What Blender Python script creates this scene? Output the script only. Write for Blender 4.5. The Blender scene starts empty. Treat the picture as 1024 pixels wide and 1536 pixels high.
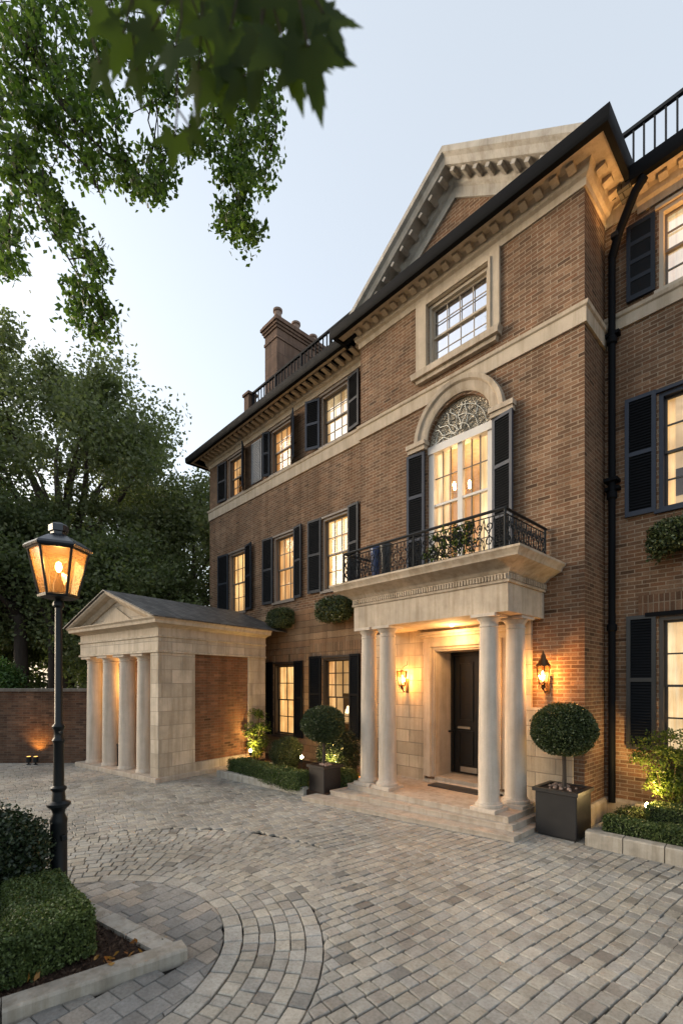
import bpy, math, random
import numpy as np
from mathutils import Vector
random.seed(7); RNG = np.random.default_rng(11)
PI = math.pi; R_ = math.radians
SC = bpy.context.scene; COL = SC.collection

# ------------------------------------------------------------------ mesh builder
class MB:
    def __init__(s): s.v = []; s.f = []
    def quad(s, *p):
        n = len(s.v); s.v += [tuple(q) for q in p]; s.f.append(tuple(range(n, n+len(p)))); return s
    def box(s, x0, x1, y0, y1, z0, z1):
        n = len(s.v)
        s.v += [(x0,y0,z0),(x1,y0,z0),(x1,y1,z0),(x0,y1,z0),(x0,y0,z1),(x1,y0,z1),(x1,y1,z1),(x0,y1,z1)]
        s.f += [(n,n+3,n+2,n+1),(n+4,n+5,n+6,n+7),(n,n+1,n+5,n+4),(n+1,n+2,n+6,n+5),(n+2,n+3,n+7,n+6),(n+3,n,n+4,n+7)]
        return s
    def cbox(s, x0, x1, y0, y1, z0, z1, c=.01):
        # box whose upper and vertical edges are chamfered
        n = len(s.v)
        def ring(e, z):
            return [(x0+c+e,y0+e,z),(x1-c-e,y0+e,z),(x1-e,y0+c+e,z),(x1-e,y1-c-e,z),(x1-c-e,y1-e,z),(x0+c+e,y1-e,z),(x0+e,y1-c-e,z),(x0+e,y0+c+e,z)]
        s.v += ring(0,z0)+ring(0,z1-c)+ring(c,z1)
        for k in (0,8):
            for i in range(8):
                j = (i+1)%8; s.f.append((n+k+i,n+k+j,n+k+8+j,n+k+8+i))
        s.f.append(tuple(n+16+i for i in range(8))); s.f.append(tuple(n+7-i for i in range(8)))
        return s
    def prism(s, poly, z0, z1, axis='Z'):
        # poly is counter-clockwise; axis Z -> (x,y), axis Y -> (x,z) extruded y from z0 to z1
        n = len(s.v); k = len(poly)
        for z in (z0, z1):
            for a, b in poly:
                s.v.append((a,b,z) if axis == 'Z' else (a,z,b))
        bot = tuple(range(n+k-1, n-1, -1)); top = tuple(range(n+k, n+2*k))
        if axis != 'Z': bot = tuple(reversed(bot)); top = tuple(reversed(top))
        s.f += [bot, top]
        for i in range(k):
            j = (i+1)%k; q = (n+i,n+j,n+k+j,n+k+i)
            s.f.append(q if axis == 'Z' else tuple(reversed(q)))
        return s
    def lathe(s, cx, cy, prof, n=24, z0=0, ph=0):
        b = len(s.v); m = len(prof)
        for r, z in prof:
            for i in range(n):
                a = 2*PI*i/n+ph; s.v.append((cx+r*math.cos(a), cy+r*math.sin(a), z0+z))
        for k in range(m-1):
            for i in range(n):
                j = (i+1)%n; s.f.append((b+k*n+i,b+k*n+j,b+(k+1)*n+j,b+(k+1)*n+i))
        s.f.append(tuple(b+i for i in reversed(range(n)))); s.f.append(tuple(b+(m-1)*n+i for i in range(n)))
        return s
    def tube(s, pts, r, n=6):
        pts = [Vector(p) for p in pts]; m = len(pts); b = len(s.v)
        rs = r if isinstance(r, (list, tuple)) else [r]*m
        up = None
        for i, p in enumerate(pts):
            t = (pts[min(i+1,m-1)]-pts[max(i-1,0)])
            if t.length < 1e-9: t = Vector((0,0,1))
            t.normalize()
            if up is None:
                up = Vector((0,0,1)) if abs(t.z) < .9 else Vector((1,0,0))
            x = t.cross(up)
            if x.length < 1e-5: x = t.orthogonal()
            x.normalize(); y = t.cross(x); up = -y if False else up
            for k in range(n):
                a = 2*PI*k/n; q = p + (x*math.cos(a)+y*math.sin(a))*rs[i]; s.v.append(tuple(q))
        for i in range(m-1):
            for k in range(n):
                j = (k+1)%n; s.f.append((b+i*n+k,b+i*n+j,b+(i+1)*n+j,b+(i+1)*n+k))
        s.f.append(tuple(b+k for k in reversed(range(n)))); s.f.append(tuple(b+(m-1)*n+k for k in range(n)))
        return s
    def sweep(s, path, prof, out=1):
        # path: plan polyline; prof: closed list of (offset to the outside, z). outside = right-hand side of travel * out
        P = [Vector(p) for p in path]; m = len(P); k = len(prof); b = len(s.v)
        nor = []
        for i in range(m-1):
            d = (P[i+1]-P[i]).normalized(); nor.append(Vector((d.y,-d.x))*out)
        for i in range(m):
            if i == 0: o = nor[0]
            elif i == m-1: o = nor[-1]
            else:
                o = nor[i-1]+nor[i]; o = o/(o.dot(nor[i]))
            for u, z in prof: s.v.append((P[i].x+o.x*u, P[i].y+o.y*u, z))
        for i in range(m-1):
            for j in range(k):
                l = (j+1)%k; s.f.append((b+i*k+j,b+i*k+l,b+(i+1)*k+l,b+(i+1)*k+j))
        s.f.append(tuple(b+j for j in range(k))); s.f.append(tuple(b+(m-1)*k+j for j in reversed(range(k))))
        return s
    def build(s, name, mat, parent=None, smooth=False, loc=None, rotz=0, recalc=True, **props):
        off = Vector((0,0,0))
        r = parent
        if parent is not None and loc is None:
            while r is not None: off += Vector(r.location); r = r.parent
        me = bpy.data.meshes.new(name)
        vv = [(x-off.x, y-off.y, z-off.z) for x,y,z in s.v]
        me.from_pydata(vv, [], s.f)
        if recalc:
            import bmesh
            bm = bmesh.new(); bm.from_mesh(me); bmesh.ops.recalc_face_normals(bm, faces=bm.faces); bm.to_mesh(me); bm.free()
        boxuv(me)
        if mat: me.materials.append(mat)
        if smooth:
            me.polygons.foreach_set('use_smooth', [True]*len(me.polygons))
            if smooth != 'all':
                try: me.set_sharp_from_angle(angle=R_(38))
                except Exception: pass
        o = bpy.data.objects.new(name, me); COL.objects.link(o)
        if parent is not None: o.parent = parent
        if loc is not None: o.location = loc
        o.rotation_euler.z = rotz
        for k, v in props.items(): o[k] = v
        return o

def boxuv(me):
    n = len(me.polygons)
    if not n: return
    nl = len(me.loops)
    co = np.empty(len(me.vertices)*3, 'f'); me.vertices.foreach_get('co', co); co = co.reshape(-1,3)
    nr = np.empty(n*3, 'f'); me.polygons.foreach_get('normal', nr); nr = nr.reshape(-1,3)
    li = np.empty(nl, 'i'); me.loops.foreach_get('vertex_index', li)
    lt = np.empty(n, 'i'); me.polygons.foreach_get('loop_total', lt)
    fn = np.repeat(nr, lt, axis=0); c = co[li]; a = np.abs(fn)
    uv = np.empty((nl,2), 'f')
    mz = (a[:,2] >= a[:,0]) & (a[:,2] >= a[:,1]); mx = (~mz) & (a[:,0] > a[:,1]); my = (~mz) & (~mx)
    uv[mz] = c[mz][:,:2]; uv[mx] = np.stack([c[mx][:,1]+50.1, c[mx][:,2]], 1); uv[my] = c[my][:,::2]
    l = me.uv_layers.new(name='UVMap'); l.data.foreach_set('uv', uv.ravel())

def thing(name, label, cat, loc, rotz=0, group=None):
    o = bpy.data.objects.new(name, None); COL.objects.link(o); o.location = loc; o.rotation_euler.z = rotz
    o.empty_display_size = .2
    o['label'] = label; o['category'] = cat
    if group: o['group'] = group
    return o
def tag(o, label, cat, group=None):
    o['label'] = label; o['category'] = cat
    if group: o['group'] = group
    return o

# ------------------------------------------------------------------ materials
def nm(name):
    m = bpy.data.materials.new(name); m.use_nodes = True; nt = m.node_tree; nt.nodes.clear()
    out = nt.nodes.new('ShaderNodeOutputMaterial'); return m, nt, out
def N(nt, t, **k):
    n = nt.nodes.new(t)
    for a, v in k.items():
        if a.startswith('i_'): n.inputs[a[2:].replace('_',' ')].default_value = v
        else: setattr(n, a, v)
    return n
def L(nt, a, b): nt.links.new(a, b)
def ramp(nt, fac, stops):
    r = N(nt, 'ShaderNodeValToRGB'); e = r.color_ramp.elements
    e[0].position, e[0].color = stops[0][0], (*stops[0][1],1); e[1].position, e[1].color = stops[-1][0], (*stops[-1][1],1)
    for p, c in stops[1:-1]:
        q = e.new(p); q.color = (*c,1)
    L(nt, fac, r.inputs[0]); return r.outputs[0]
def mixc(nt, a, b, f, mode='MIX'):
    m = N(nt, 'ShaderNodeMix', data_type='RGBA', blend_type=mode)
    for s, v in ((0,f),(6,a),(7,b)):
        if hasattr(v, 'is_output'): L(nt, v, m.inputs[s])
        else: m.inputs[s].default_value = v if s == 0 else (*v,1)
    return m.outputs[2]
def noise(nt, vec, scale, detail=4, rough=.55):
    n = N(nt, 'ShaderNodeTexNoise'); n.inputs['Scale'].default_value = scale; n.inputs['Detail'].default_value = detail; n.inputs['Roughness'].default_value = rough
    if vec is not None: L(nt, vec, n.inputs['Vector'])
    return n.outputs['Fac']
def bump(nt, h, strength, dist, prev=None):
    b = N(nt, 'ShaderNodeBump'); b.inputs['Strength'].default_value = strength; b.inputs['Distance'].default_value = dist
    L(nt, h, b.inputs['Height'])
    if prev: L(nt, prev, b.inputs['Normal'])
    return b.outputs[0]
def prin(nt, out, col, rough=.7, metal=0, nrm=None, spec=.5):
    p = N(nt, 'ShaderNodeBsdfPrincipled')
    if hasattr(col, 'is_output'): L(nt, col, p.inputs['Base Color'])
    else: p.inputs['Base Color'].default_value = (*col,1)
    if hasattr(rough, 'is_output'): L(nt, rough, p.inputs['Roughness'])
    else: p.inputs['Roughness'].default_value = rough
    p.inputs['Metallic'].default_value = metal; p.inputs['Specular IOR Level'].default_value = spec
    if nrm: L(nt, nrm, p.inputs['Normal'])
    L(nt, p.outputs[0], out.inputs[0]); return p

def brick_mat(name, c1, c2, mortar, bw=.2, bh=.061, ms=.0075, wob=.005, grime=.5, off=.5, jit=.5):
    m, nt, out = nm(name)
    tc = N(nt, 'ShaderNodeTexCoord'); uv = tc.outputs['UV']
    nz = N(nt, 'ShaderNodeTexNoise'); nz.inputs['Scale'].default_value = 9; L(nt, uv, nz.inputs['Vector'])
    ad = N(nt, 'ShaderNodeVectorMath', operation='MULTIPLY_ADD'); L(nt, nz.outputs['Color'], ad.inputs[0]); ad.inputs[1].default_value = (wob,wob,0); L(nt, uv, ad.inputs[2])
    def br(sc):
        b = N(nt, 'ShaderNodeTexBrick', offset=off); b.inputs['Scale'].default_value = 1
        b.inputs['Brick Width'].default_value = bw; b.inputs['Row Height'].default_value = bh
        b.inputs['Mortar Size'].default_value = ms; b.inputs['Mortar Smooth'].default_value = .35; b.inputs['Bias'].default_value = sc
        L(nt, ad.outputs[0], b.inputs['Vector']); return b
    b = br(0); b.inputs['Color1'].default_value = (0,0,0,1); b.inputs['Color2'].default_value = (1,1,1,1); b.inputs['Mortar'].default_value = (.5,.5,.5,1)
    mid = tuple((x+y)/2 for x, y in zip(c1, c2))
    redder = (mid[0]*1.06, mid[1]*.92, mid[2]*.84)
    colr = ramp(nt, b.outputs['Color'], [(0,c1),(.3,mid),(.55,redder),(.78,c2),(.9,tuple(x*1.18 for x in c2)),(1,tuple(x*.55 for x in c1))])
    fine = noise(nt, uv, 60, 6, .7); colr = mixc(nt, colr, mixc(nt, colr, (.3,.3,.3), 1, 'MULTIPLY'), ramp(nt, fine, [(.45,(0,0,0)),(.75,(1,1,1))]))
    big = noise(nt, tc.outputs['Object'], .9, 5, .6); dirt = ramp(nt, big, [(.3,(.62,.6,.58)),(.62,(1.0,1.0,1.0))])
    mo = mixc(nt, mortar, tuple(x*.55 for x in mortar), noise(nt, uv, 3.1, 5, .7))
    c = mixc(nt, colr, mo, b.outputs['Fac'])
    c = mixc(nt, c, dirt, grime, 'MULTIPLY')
    mp = N(nt, 'ShaderNodeMapping'); mp.inputs['Scale'].default_value = (2.6,2.6,.22); L(nt, tc.outputs['Object'], mp.inputs[0])
    st = noise(nt, mp.outputs[0], 1.6, 5, .65); c = mixc(nt, c, ramp(nt, st, [(.36,(.66,.62,.58)),(.56,(1,1,1))]), .7, 'MULTIPLY')
    pt = noise(nt, uv, 1.9, 4, .6); c = mixc(nt, c, ramp(nt, pt, [(.42,(.92,.92,.92)),(.66,(1.22,1.16,1.1))]), .7, 'MULTIPLY')
    inv = N(nt, 'ShaderNodeMath', operation='SUBTRACT'); inv.inputs[0].default_value = 1; L(nt, b.outputs['Fac'], inv.inputs[1])
    n1 = bump(nt, inv.outputs[0], .8, .007); n2 = bump(nt, fine, .5, .004, n1)
    prin(nt, out, c, .88, 0, n2, .25); return m

def stone_mat(name, c, var=.25, rough=.8, blocks=None, scale=2.5, bumpd=.003, joint=.5):
    m, nt, out = nm(name)
    tc = N(nt, 'ShaderNodeTexCoord'); ob = tc.outputs['Object']; uv = tc.outputs['UV']
    n1 = noise(nt, ob, scale, 6, .65); n2 = noise(nt, ob, scale*14, 5, .7); n3 = noise(nt, ob, .6, 3)
    dk = tuple(x*(1-var) for x in c); lt = tuple(min(1,x*(1+var*.45)) for x in c)
    col = mixc(nt, dk, lt, ramp(nt, n1, [(.3,(0,0,0)),(.7,(1,1,1))]))
    col = mixc(nt, col, tuple(x*.8 for x in (c[0]*1.02,c[1]*.98,c[2]*.93)), ramp(nt, n2, [(.5,(0,0,0)),(.8,(.7,.7,.7))]))
    nn = bump(nt, n2, .35, bumpd)
    mp = N(nt, 'ShaderNodeMapping'); mp.inputs['Scale'].default_value = (5,5,.35); L(nt, ob, mp.inputs[0])
    col = mixc(nt, col, ramp(nt, noise(nt, mp.outputs[0], 1.7, 6, .7), [(.38,(.68,.64,.58)),(.55,(1,1,1))]), min(1,.4+var), 'MULTIPLY')
    if blocks:
        b = N(nt, 'ShaderNodeTexBrick', offset=.5); b.inputs['Scale'].default_value = 1
        b.inputs['Brick Width'].default_value = blocks[0]; b.inputs['Row Height'].default_value = blocks[1]
        b.inputs['Mortar Size'].default_value = blocks[2]; b.inputs['Mortar Smooth'].default_value = .2
        b.inputs['Color1'].default_value = (.62,.6,.57,1); b.inputs['Color2'].default_value = (1,1,1,1); b.inputs['Mortar'].default_value = (.9,.9,.9,1)
        wv = N(nt, 'ShaderNodeTexNoise'); wv.inputs['Scale'].default_value = 3; L(nt, uv, wv.inputs['Vector'])
        ad = N(nt, 'ShaderNodeVectorMath', operation='MULTIPLY_ADD'); L(nt, wv.outputs['Color'], ad.inputs[0]); ad.inputs[1].default_value = (.012,.012,0); L(nt, uv, ad.inputs[2])
        L(nt, ad.outputs[0], b.inputs['Vector'])
        col = mixc(nt, col, b.outputs['Color'], .75, 'MULTIPLY')
        col = mixc(nt, col, tuple(x*joint for x in c), b.outputs['Fac'])
        inv = N(nt, 'ShaderNodeMath', operation='SUBTRACT'); inv.inputs[0].default_value = 1; L(nt, b.outputs['Fac'], inv.inputs[1])
        nn = bump(nt, inv.outputs[0], .8, .006, nn)
    prin(nt, out, col, rough, 0, nn, .3); return m

def paint_mat(name, c, rough=.4, var=.25, spec=.5, metal=0):
    m, nt, out = nm(name); tc = N(nt, 'ShaderNodeTexCoord')
    n1 = noise(nt, tc.outputs['Object'], 7, 6, .7); n2 = noise(nt, tc.outputs['Object'], 70, 3)
    col = mixc(nt, tuple(x*(1-var) for x in c), tuple(min(1,x*(1+var)) for x in c), n1)
    rr = N(nt, 'ShaderNodeMapRange'); L(nt, n1, rr.inputs[0]); rr.inputs[3].default_value = max(.05,rough-.12); rr.inputs[4].default_value = rough+.18
    prin(nt, out, col, rr.outputs[0], metal, bump(nt, n2, .15, .002), spec); return m

def emit_mat(name, c, s):
    m, nt, out = nm(name); e = N(nt, 'ShaderNodeEmission'); e.inputs[0].default_value = (*c,1); e.inputs[1].default_value = s
    L(nt, e.outputs[0], out.inputs[0]); return m

def glass_mat(name, refl=.12, tint=(.92,.93,.94), rough=.02):
    m, nt, out = nm(name); t = N(nt, 'ShaderNodeBsdfTransparent'); t.inputs[0].default_value = (*tint,1)
    g = N(nt, 'ShaderNodeBsdfGlossy'); g.inputs['Roughness'].default_value = rough; g.inputs[0].default_value = (.95,.96,1,1)
    fr = N(nt, 'ShaderNodeFresnel'); fr.inputs[0].default_value = 1.5
    tc = N(nt, 'ShaderNodeTexCoord'); nn = bump(nt, noise(nt, tc.outputs['Object'], 2.2, 2), .12, .02); L(nt, nn, g.inputs['Normal'])
    mr = N(nt, 'ShaderNodeMapRange'); L(nt, fr.outputs[0], mr.inputs[0]); mr.inputs[3].default_value = refl; mr.inputs[4].default_value = max(.75,refl)
    mx = N(nt, 'ShaderNodeMixShader'); L(nt, mr.outputs[0], mx.inputs[0]); L(nt, t.outputs[0], mx.inputs[1]); L(nt, g.outputs[0], mx.inputs[2])
    L(nt, mx.outputs[0], out.inputs[0]); return m

def curtain_mat(name, lo, hi, s, sx=24):
    m, nt, out = nm(name); tc = N(nt, 'ShaderNodeTexCoord')
    mp = N(nt, 'ShaderNodeMapping'); mp.inputs['Scale'].default_value = (sx,sx,.8); L(nt, tc.outputs['Object'], mp.inputs[0])
    n1 = noise(nt, mp.outputs[0], 1, 3, .6); n2 = noise(nt, tc.outputs['Object'], 1.7, 3)
    c = mixc(nt, lo, hi, ramp(nt, n1, [(.42,(0,0,0)),(.58,(1,1,1))]))
    c = mixc(nt, c, ramp(nt, n2, [(.3,(.45,.42,.38)),(.68,(1.25,1.25,1.25))]), .85, 'MULTIPLY')
    e = N(nt, 'ShaderNodeEmission'); L(nt, c, e.inputs[0]); e.inputs[1].default_value = s
    d = N(nt, 'ShaderNodeBsdfDiffuse'); d.inputs[0].default_value = (.5,.45,.36,1)
    a = N(nt, 'ShaderNodeAddShader'); L(nt, e.outputs[0], a.inputs[0]); L(nt, d.outputs[0], a.inputs[1]); L(nt, a.outputs[0], out.inputs[0]); return m

def leaf_mat(name, cols, trans=.35, rough=.5):
    m, nt, out = nm(name); g = N(nt, 'ShaderNodeNewGeometry')
    c = ramp(nt, g.outputs['Random Per Island'], [(i/(len(cols)-1), k) for i, k in enumerate(cols)])
    tc = N(nt, 'ShaderNodeTexCoord'); big = noise(nt, tc.outputs['Object'], 1.3, 3)
    c = mixc(nt, c, ramp(nt, big, [(.3,(.6,.66,.6)),(.7,(1.2,1.15,1.0))]), .8, 'MULTIPLY')
    p = N(nt, 'ShaderNodeBsdfPrincipled'); L(nt, c, p.inputs['Base Color']); p.inputs['Roughness'].default_value = rough; p.inputs['Specular IOR Level'].default_value = .35
    t = N(nt, 'ShaderNodeBsdfTranslucent'); L(nt, mixc(nt, c, (1.3,1.5,.7), 1, 'MULTIPLY'), t.inputs[0])
    mx = N(nt, 'ShaderNodeMixShader'); mx.inputs[0].default_value = trans; L(nt, p.outputs[0], mx.inputs[1]); L(nt, t.outputs[0], mx.inputs[2])
    L(nt, mx.outputs[0], out.inputs[0]); return m

def attr_stone_mat(name):
    m, nt, out = nm(name); at = N(nt, 'ShaderNodeAttribute', attribute_name='Col'); tc = N(nt, 'ShaderNodeTexCoord'); ob = tc.outputs['Object']
    f = noise(nt, ob, 42, 6, .75); b = noise(nt, ob, .7, 4, .6); mid = noise(nt, ob, 7, 4, .6)
    c = mixc(nt, at.outputs['Color'], (.55,.53,.5), ramp(nt, f, [(.42,(0,0,0)),(.75,(1,1,1))]), 'MULTIPLY')
    c = mixc(nt, c, ramp(nt, b, [(.32,(.62,.61,.59)),(.62,(1.1,1.08,1.05))]), .9, 'MULTIPLY')
    c = mixc(nt, c, ramp(nt, mid, [(.3,(.75,.74,.72)),(.6,(1.05,1.05,1.05))]), .8, 'MULTIPLY')
    rg = N(nt, 'ShaderNodeMapRange'); L(nt, b, rg.inputs[0]); rg.inputs[3].default_value = .5; rg.inputs[4].default_value = .85
    n1 = bump(nt, mid, .5, .008); prin(nt, out, c, rg.outputs[0], 0, bump(nt, f, .6, .004, n1), .35); return m

def soil_mat(name, c):
    m, nt, out = nm(name); tc = N(nt, 'ShaderNodeTexCoord'); n = noise(nt, tc.outputs['Object'], 28, 6, .75)
    prin(nt, out, mixc(nt, tuple(x*.3 for x in c), tuple(x*1.5 for x in c), n), .95, 0, bump(nt, n, 1, .03), .2); return m

def slate_mat(name, c):
    m, nt, out = nm(name); tc = N(nt, 'ShaderNodeTexCoord'); uv = tc.outputs['UV']
    b = N(nt, 'ShaderNodeTexBrick', offset=.5); b.inputs['Scale'].default_value = 1; b.inputs['Brick Width'].default_value = .2; b.inputs['Row Height'].default_value = .13; b.inputs['Mortar Size'].default_value = .008
    b.inputs['Color1'].default_value = (*[x*.55 for x in c],1); b.inputs['Color2'].default_value = (*[x*1.5 for x in c],1); b.inputs['Mortar'].default_value = (.01,.01,.01,1); L(nt, uv, b.inputs['Vector'])
    f = noise(nt, uv, 30, 5, .7); cc = mixc(nt, b.outputs['Color'], (.6,.6,.6), f, 'MULTIPLY')
    prin(nt, out, cc, .6, 0, bump(nt, b.outputs['Color'], .8, .02), .4); return m

def bark_mat(name, c):
    m, nt, out = nm(name); tc = N(nt, 'ShaderNodeTexCoord'); mp = N(nt, 'ShaderNodeMapping'); mp.inputs['Scale'].default_value = (6,6,1.2); L(nt, tc.outputs['Object'], mp.inputs[0])
    n = noise(nt, mp.outputs[0], 3, 6, .7); prin(nt, out, mixc(nt, tuple(x*.4 for x in c), tuple(x*1.4 for x in c), n), .9, 0, bump(nt, n, 1, .03), .2); return m

BR = brick_mat('brown_brick', (.170,.095,.055), (.28,.168,.102), (.46,.365,.265), grime=.8)
BRS = brick_mat('brown_brick_shaded_side', (.13,.072,.043), (.21,.122,.075), (.38,.29,.20))  # same brick in darker colours: side-wall shade put into the material
BRL = brick_mat('brown_long_stone', (.25,.165,.10), (.35,.24,.15), (.12,.085,.058), bw=1.3, bh=.17, ms=.006, wob=.03)
SOLD = brick_mat('brown_soldier_course', (.25,.165,.10), (.36,.245,.155), (.13,.1,.07), bw=.085, bh=.36, ms=.006, off=0)
BRW = brick_mat('garden_wall_brick', (.085,.048,.032), (.165,.098,.064), (.17,.125,.095), grime=.9)
BRP = brick_mat('pavilion_brick', (.15,.075,.04), (.25,.125,.068), (.24,.155,.10))
ST = stone_mat('limestone', (.52,.43,.33), var=.34, scale=1.8)
STT = stone_mat('painted_stone_trim', (.53,.44,.335), var=.16, scale=3.5)
STP = stone_mat('pavilion_limestone', (.62,.53,.42), blocks=(.52,.3,.006))
STC = stone_mat('column_stone', (.56,.48,.395), var=.12, scale=4)
STA = stone_mat('ashlar_stone', (.60,.50,.37), blocks=(.62,.24,.007), joint=.42)
STEP = stone_mat('step_stone', (.47,.40,.325), var=.2, scale=5)
KERB = stone_mat('kerb_stone', (.38,.345,.29), var=.38, scale=4)
KERBL = stone_mat('pale_kerb_stone', (.44,.41,.355), var=.34, scale=4)
CHM = stone_mat('chimney_stone', (.20,.12,.082), var=.35, blocks=(.6,.5,.01))
CHP = stone_mat('clay_pot', (.33,.23,.18), var=.3, scale=8)
GUT = paint_mat('black_gutter', (.006,.0065,.008), .55, .25, .08)
IRON = paint_mat('black_iron', (.010,.011,.012), .5, .3, .28)
LAMPI = paint_mat('lamp_post_black', (.006,.008,.009), .42, .25, .3)
SHUT = paint_mat('blue_black_shutter', (.017,.022,.032), .5, .25, .22)
SHUTB = paint_mat('slate_blue_shutter', (.030,.038,.058), .5, .25, .3)
SLAT = paint_mat('dark_slat', (.007,.008,.010), .65, .25, .15)
SHUTG = paint_mat('grey_shutter', (.20,.215,.24), .5)
WOOD = paint_mat('taupe_window_trim', (.16,.13,.11), .5)
WOODB = paint_mat('cream_window_trim', (.46,.385,.29), .5, .1)
WHT = paint_mat('white_window_frame', (.66,.62,.57), .4, .1)
SASH = paint_mat('dark_sash', (.045,.035,.028), .4)
SASHD = paint_mat('grey_sash', (.15,.125,.10), .4)
DOOR = paint_mat('black_door_paint', (.006,.0055,.005), .3, .3)
BRASS = paint_mat('aged_brass', (.10,.055,.025), .4, .4, .5, .8)
STEEL = paint_mat('steel_plate', (.5,.47,.4), .3, .1, .5, .9)
GLS = glass_mat('window_glass', .03)
GLR = glass_mat('sky_reflecting_glass', .72, (.8,.82,.85))
GLM = glass_mat('partly_reflecting_glass', .38)
GLL = glass_mat('lantern_glass', .05, (1,.86,.62))
CUR = curtain_mat('lit_curtain', (.72,.33,.085), (1.0,.66,.27), .40)
CURB = curtain_mat('pale_lit_curtain', (.80,.50,.22), (1.0,.78,.46), .36, 8)
CURS = curtain_mat('soft_lit_blind', (.85,.48,.17), (.98,.66,.30), .34, 1.2)
BULBS = emit_mat('lamp_shade_glow', (1,.72,.38), 1.6); WALLW = curtain_mat('lit_room_wall', (.62,.36,.14), (.80,.52,.25), .22, 1.5); WALLC = curtain_mat('lit_room_wall_pale', (.72,.50,.27), (.9,.64,.36), .22, 1.2)
CURD = curtain_mat('amber_drape', (.50,.20,.05), (.85,.48,.18), .36, 16)
BLIND = stone_mat('grey_blind', (.72,.73,.74), var=.1)
PLANT = paint_mat('black_planter', (.016,.015,.015), .35)
PLANTB = paint_mat('bronze_planter', (.022,.016,.014), .33)
LEAFT = leaf_mat('tree_leaves', [(.11,.13,.065),(.165,.185,.10),(.235,.25,.145)], .42)
LEAFD = leaf_mat('dark_tree_leaves', [(.08,.105,.05),(.13,.16,.08),(.19,.215,.115)], .4)
LEAFC = leaf_mat('canopy_leaves', [(.038,.068,.018),(.07,.115,.03),(.11,.16,.048)], .55)
LEAFN = leaf_mat('near_leaves', [(.020,.038,.008),(.034,.056,.012),(.06,.082,.018)], .52, .8)
LEAFB = leaf_mat('boxwood_leaves', [(.022,.036,.014),(.050,.070,.028),(.13,.155,.075)], .15, .35)
LEAFH = leaf_mat('hedge_leaves', [(.040,.062,.018),(.075,.108,.032),(.13,.17,.060)], .15)
LEAFK = leaf_mat('dark_bush_leaves', [(.010,.020,.010),(.022,.038,.018),(.038,.056,.026)], .12, .4)
LEAFY = leaf_mat('shrub_leaves', [(.05,.08,.015),(.09,.13,.025),(.14,.17,.04)], .4)
BARK = bark_mat('bark', (.09,.07,.055)); BARKD = bark_mat('dark_bark', (.045,.036,.03)); TWIG = bark_mat('twig', (.06,.045,.03))
SOIL = soil_mat('mulch', (.055,.034,.024)); JOINT = soil_mat('paver_joint', (.03,.027,.024))
SLATE = slate_mat('slate_roof', (.11,.105,.10)); PAVER = attr_stone_mat('paver_stone')
BULB = emit_mat('bulb_glow', (1,.62,.22), 22); BULBW = emit_mat('bulb_white', (1,.72,.36), 5); SPOTG = emit_mat('spot_lens', (1,.72,.34), 60); LENSD = emit_mat('dim_lens', (1,.5,.12), 1.2)
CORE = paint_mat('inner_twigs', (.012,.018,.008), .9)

# ------------------------------------------------------------------ camera, sky, sun
cam = bpy.data.cameras.new('camera'); co = bpy.data.objects.new('camera', cam); COL.objects.link(co); SC.camera = co
co.location = (0,0,2.1); cam.sensor_fit = 'HORIZONTAL'; cam.sensor_width = 36; cam.lens = 700/1024*36
cam.shift_y = (1025-768)/1024; cam.clip_end = 500; cam.clip_start = .05
co.rotation_euler = (R_(90), 0, math.atan2(.7265, .687))
cam.dof.use_dof = True; cam.dof.focus_distance = 9; cam.dof.aperture_fstop = 2.7
W = bpy.data.worlds.new('World'); SC.world = W; W.use_nodes = True; nt = W.node_tree
bg = nt.nodes['Background']
sky = nt.nodes.new('ShaderNodeTexSky'); sky.sky_type = 'NISHITA'; sky.sun_disc = False
SUN_EL, SUN_AZ = R_(14), R_(243)
sky.sun_elevation = SUN_EL; sky.sun_rotation = SUN_AZ; sky.air_density = 1.0; sky.dust_density = 3.0; sky.ozone_density = 1.0
hs = nt.nodes.new('ShaderNodeHueSaturation'); hs.inputs["Saturation"].default_value = .9; nt.links.new(sky.outputs[0], hs.inputs['Color'])
veil = nt.nodes.new('ShaderNodeMix'); veil.data_type = 'RGBA'; veil.blend_type = 'ADD'; veil.inputs[0].default_value = 1; veil.inputs[7].default_value = (2.6,2.7,2.72,1)   # thin even cloud veil
nt.links.new(hs.outputs[0], veil.inputs[6]); nt.links.new(veil.outputs[2], bg.inputs[0]); bg.inputs[1].default_value = .072
sl = bpy.data.lights.new('sun', 'SUN'); sl.energy = 1.0; sl.angle = R_(38); sl.color = (1,.86,.7)
so = bpy.data.objects.new('sun', sl); COL.objects.link(so)
sd = Vector((math.sin(SUN_AZ)*math.cos(SUN_EL), math.cos(SUN_AZ)*math.cos(SUN_EL), math.sin(SUN_EL)))
so.rotation_euler = sd.to_track_quat('Z', 'Y').to_euler()
SC.view_settings.view_transform = 'Standard'; SC.view_settings.look = 'None'; SC.view_settings.exposure = 1.5; SC.view_settings.gamma = 1

def point(name, loc, power, col=(1,.55,.2), r=.04):
    l = bpy.data.lights.new(name, 'POINT'); l.energy = power; l.color = col; l.shadow_soft_size = r
    o = bpy.data.objects.new(name, l); COL.objects.link(o); o.location = loc; return o
def spot(name, loc, to, power, ang=70, col=(1,.58,.22), r=.03, blend=.6):
    l = bpy.data.lights.new(name, 'SPOT'); l.energy = power; l.color = col; l.shadow_soft_size = r; l.spot_size = R_(ang); l.spot_blend = blend
    o = bpy.data.objects.new(name, l); COL.objects.link(o); o.location = loc
    o.rotation_euler = (Vector(to)-Vector(loc)).to_track_quat('-Z','Y').to_euler(); return o

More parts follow.
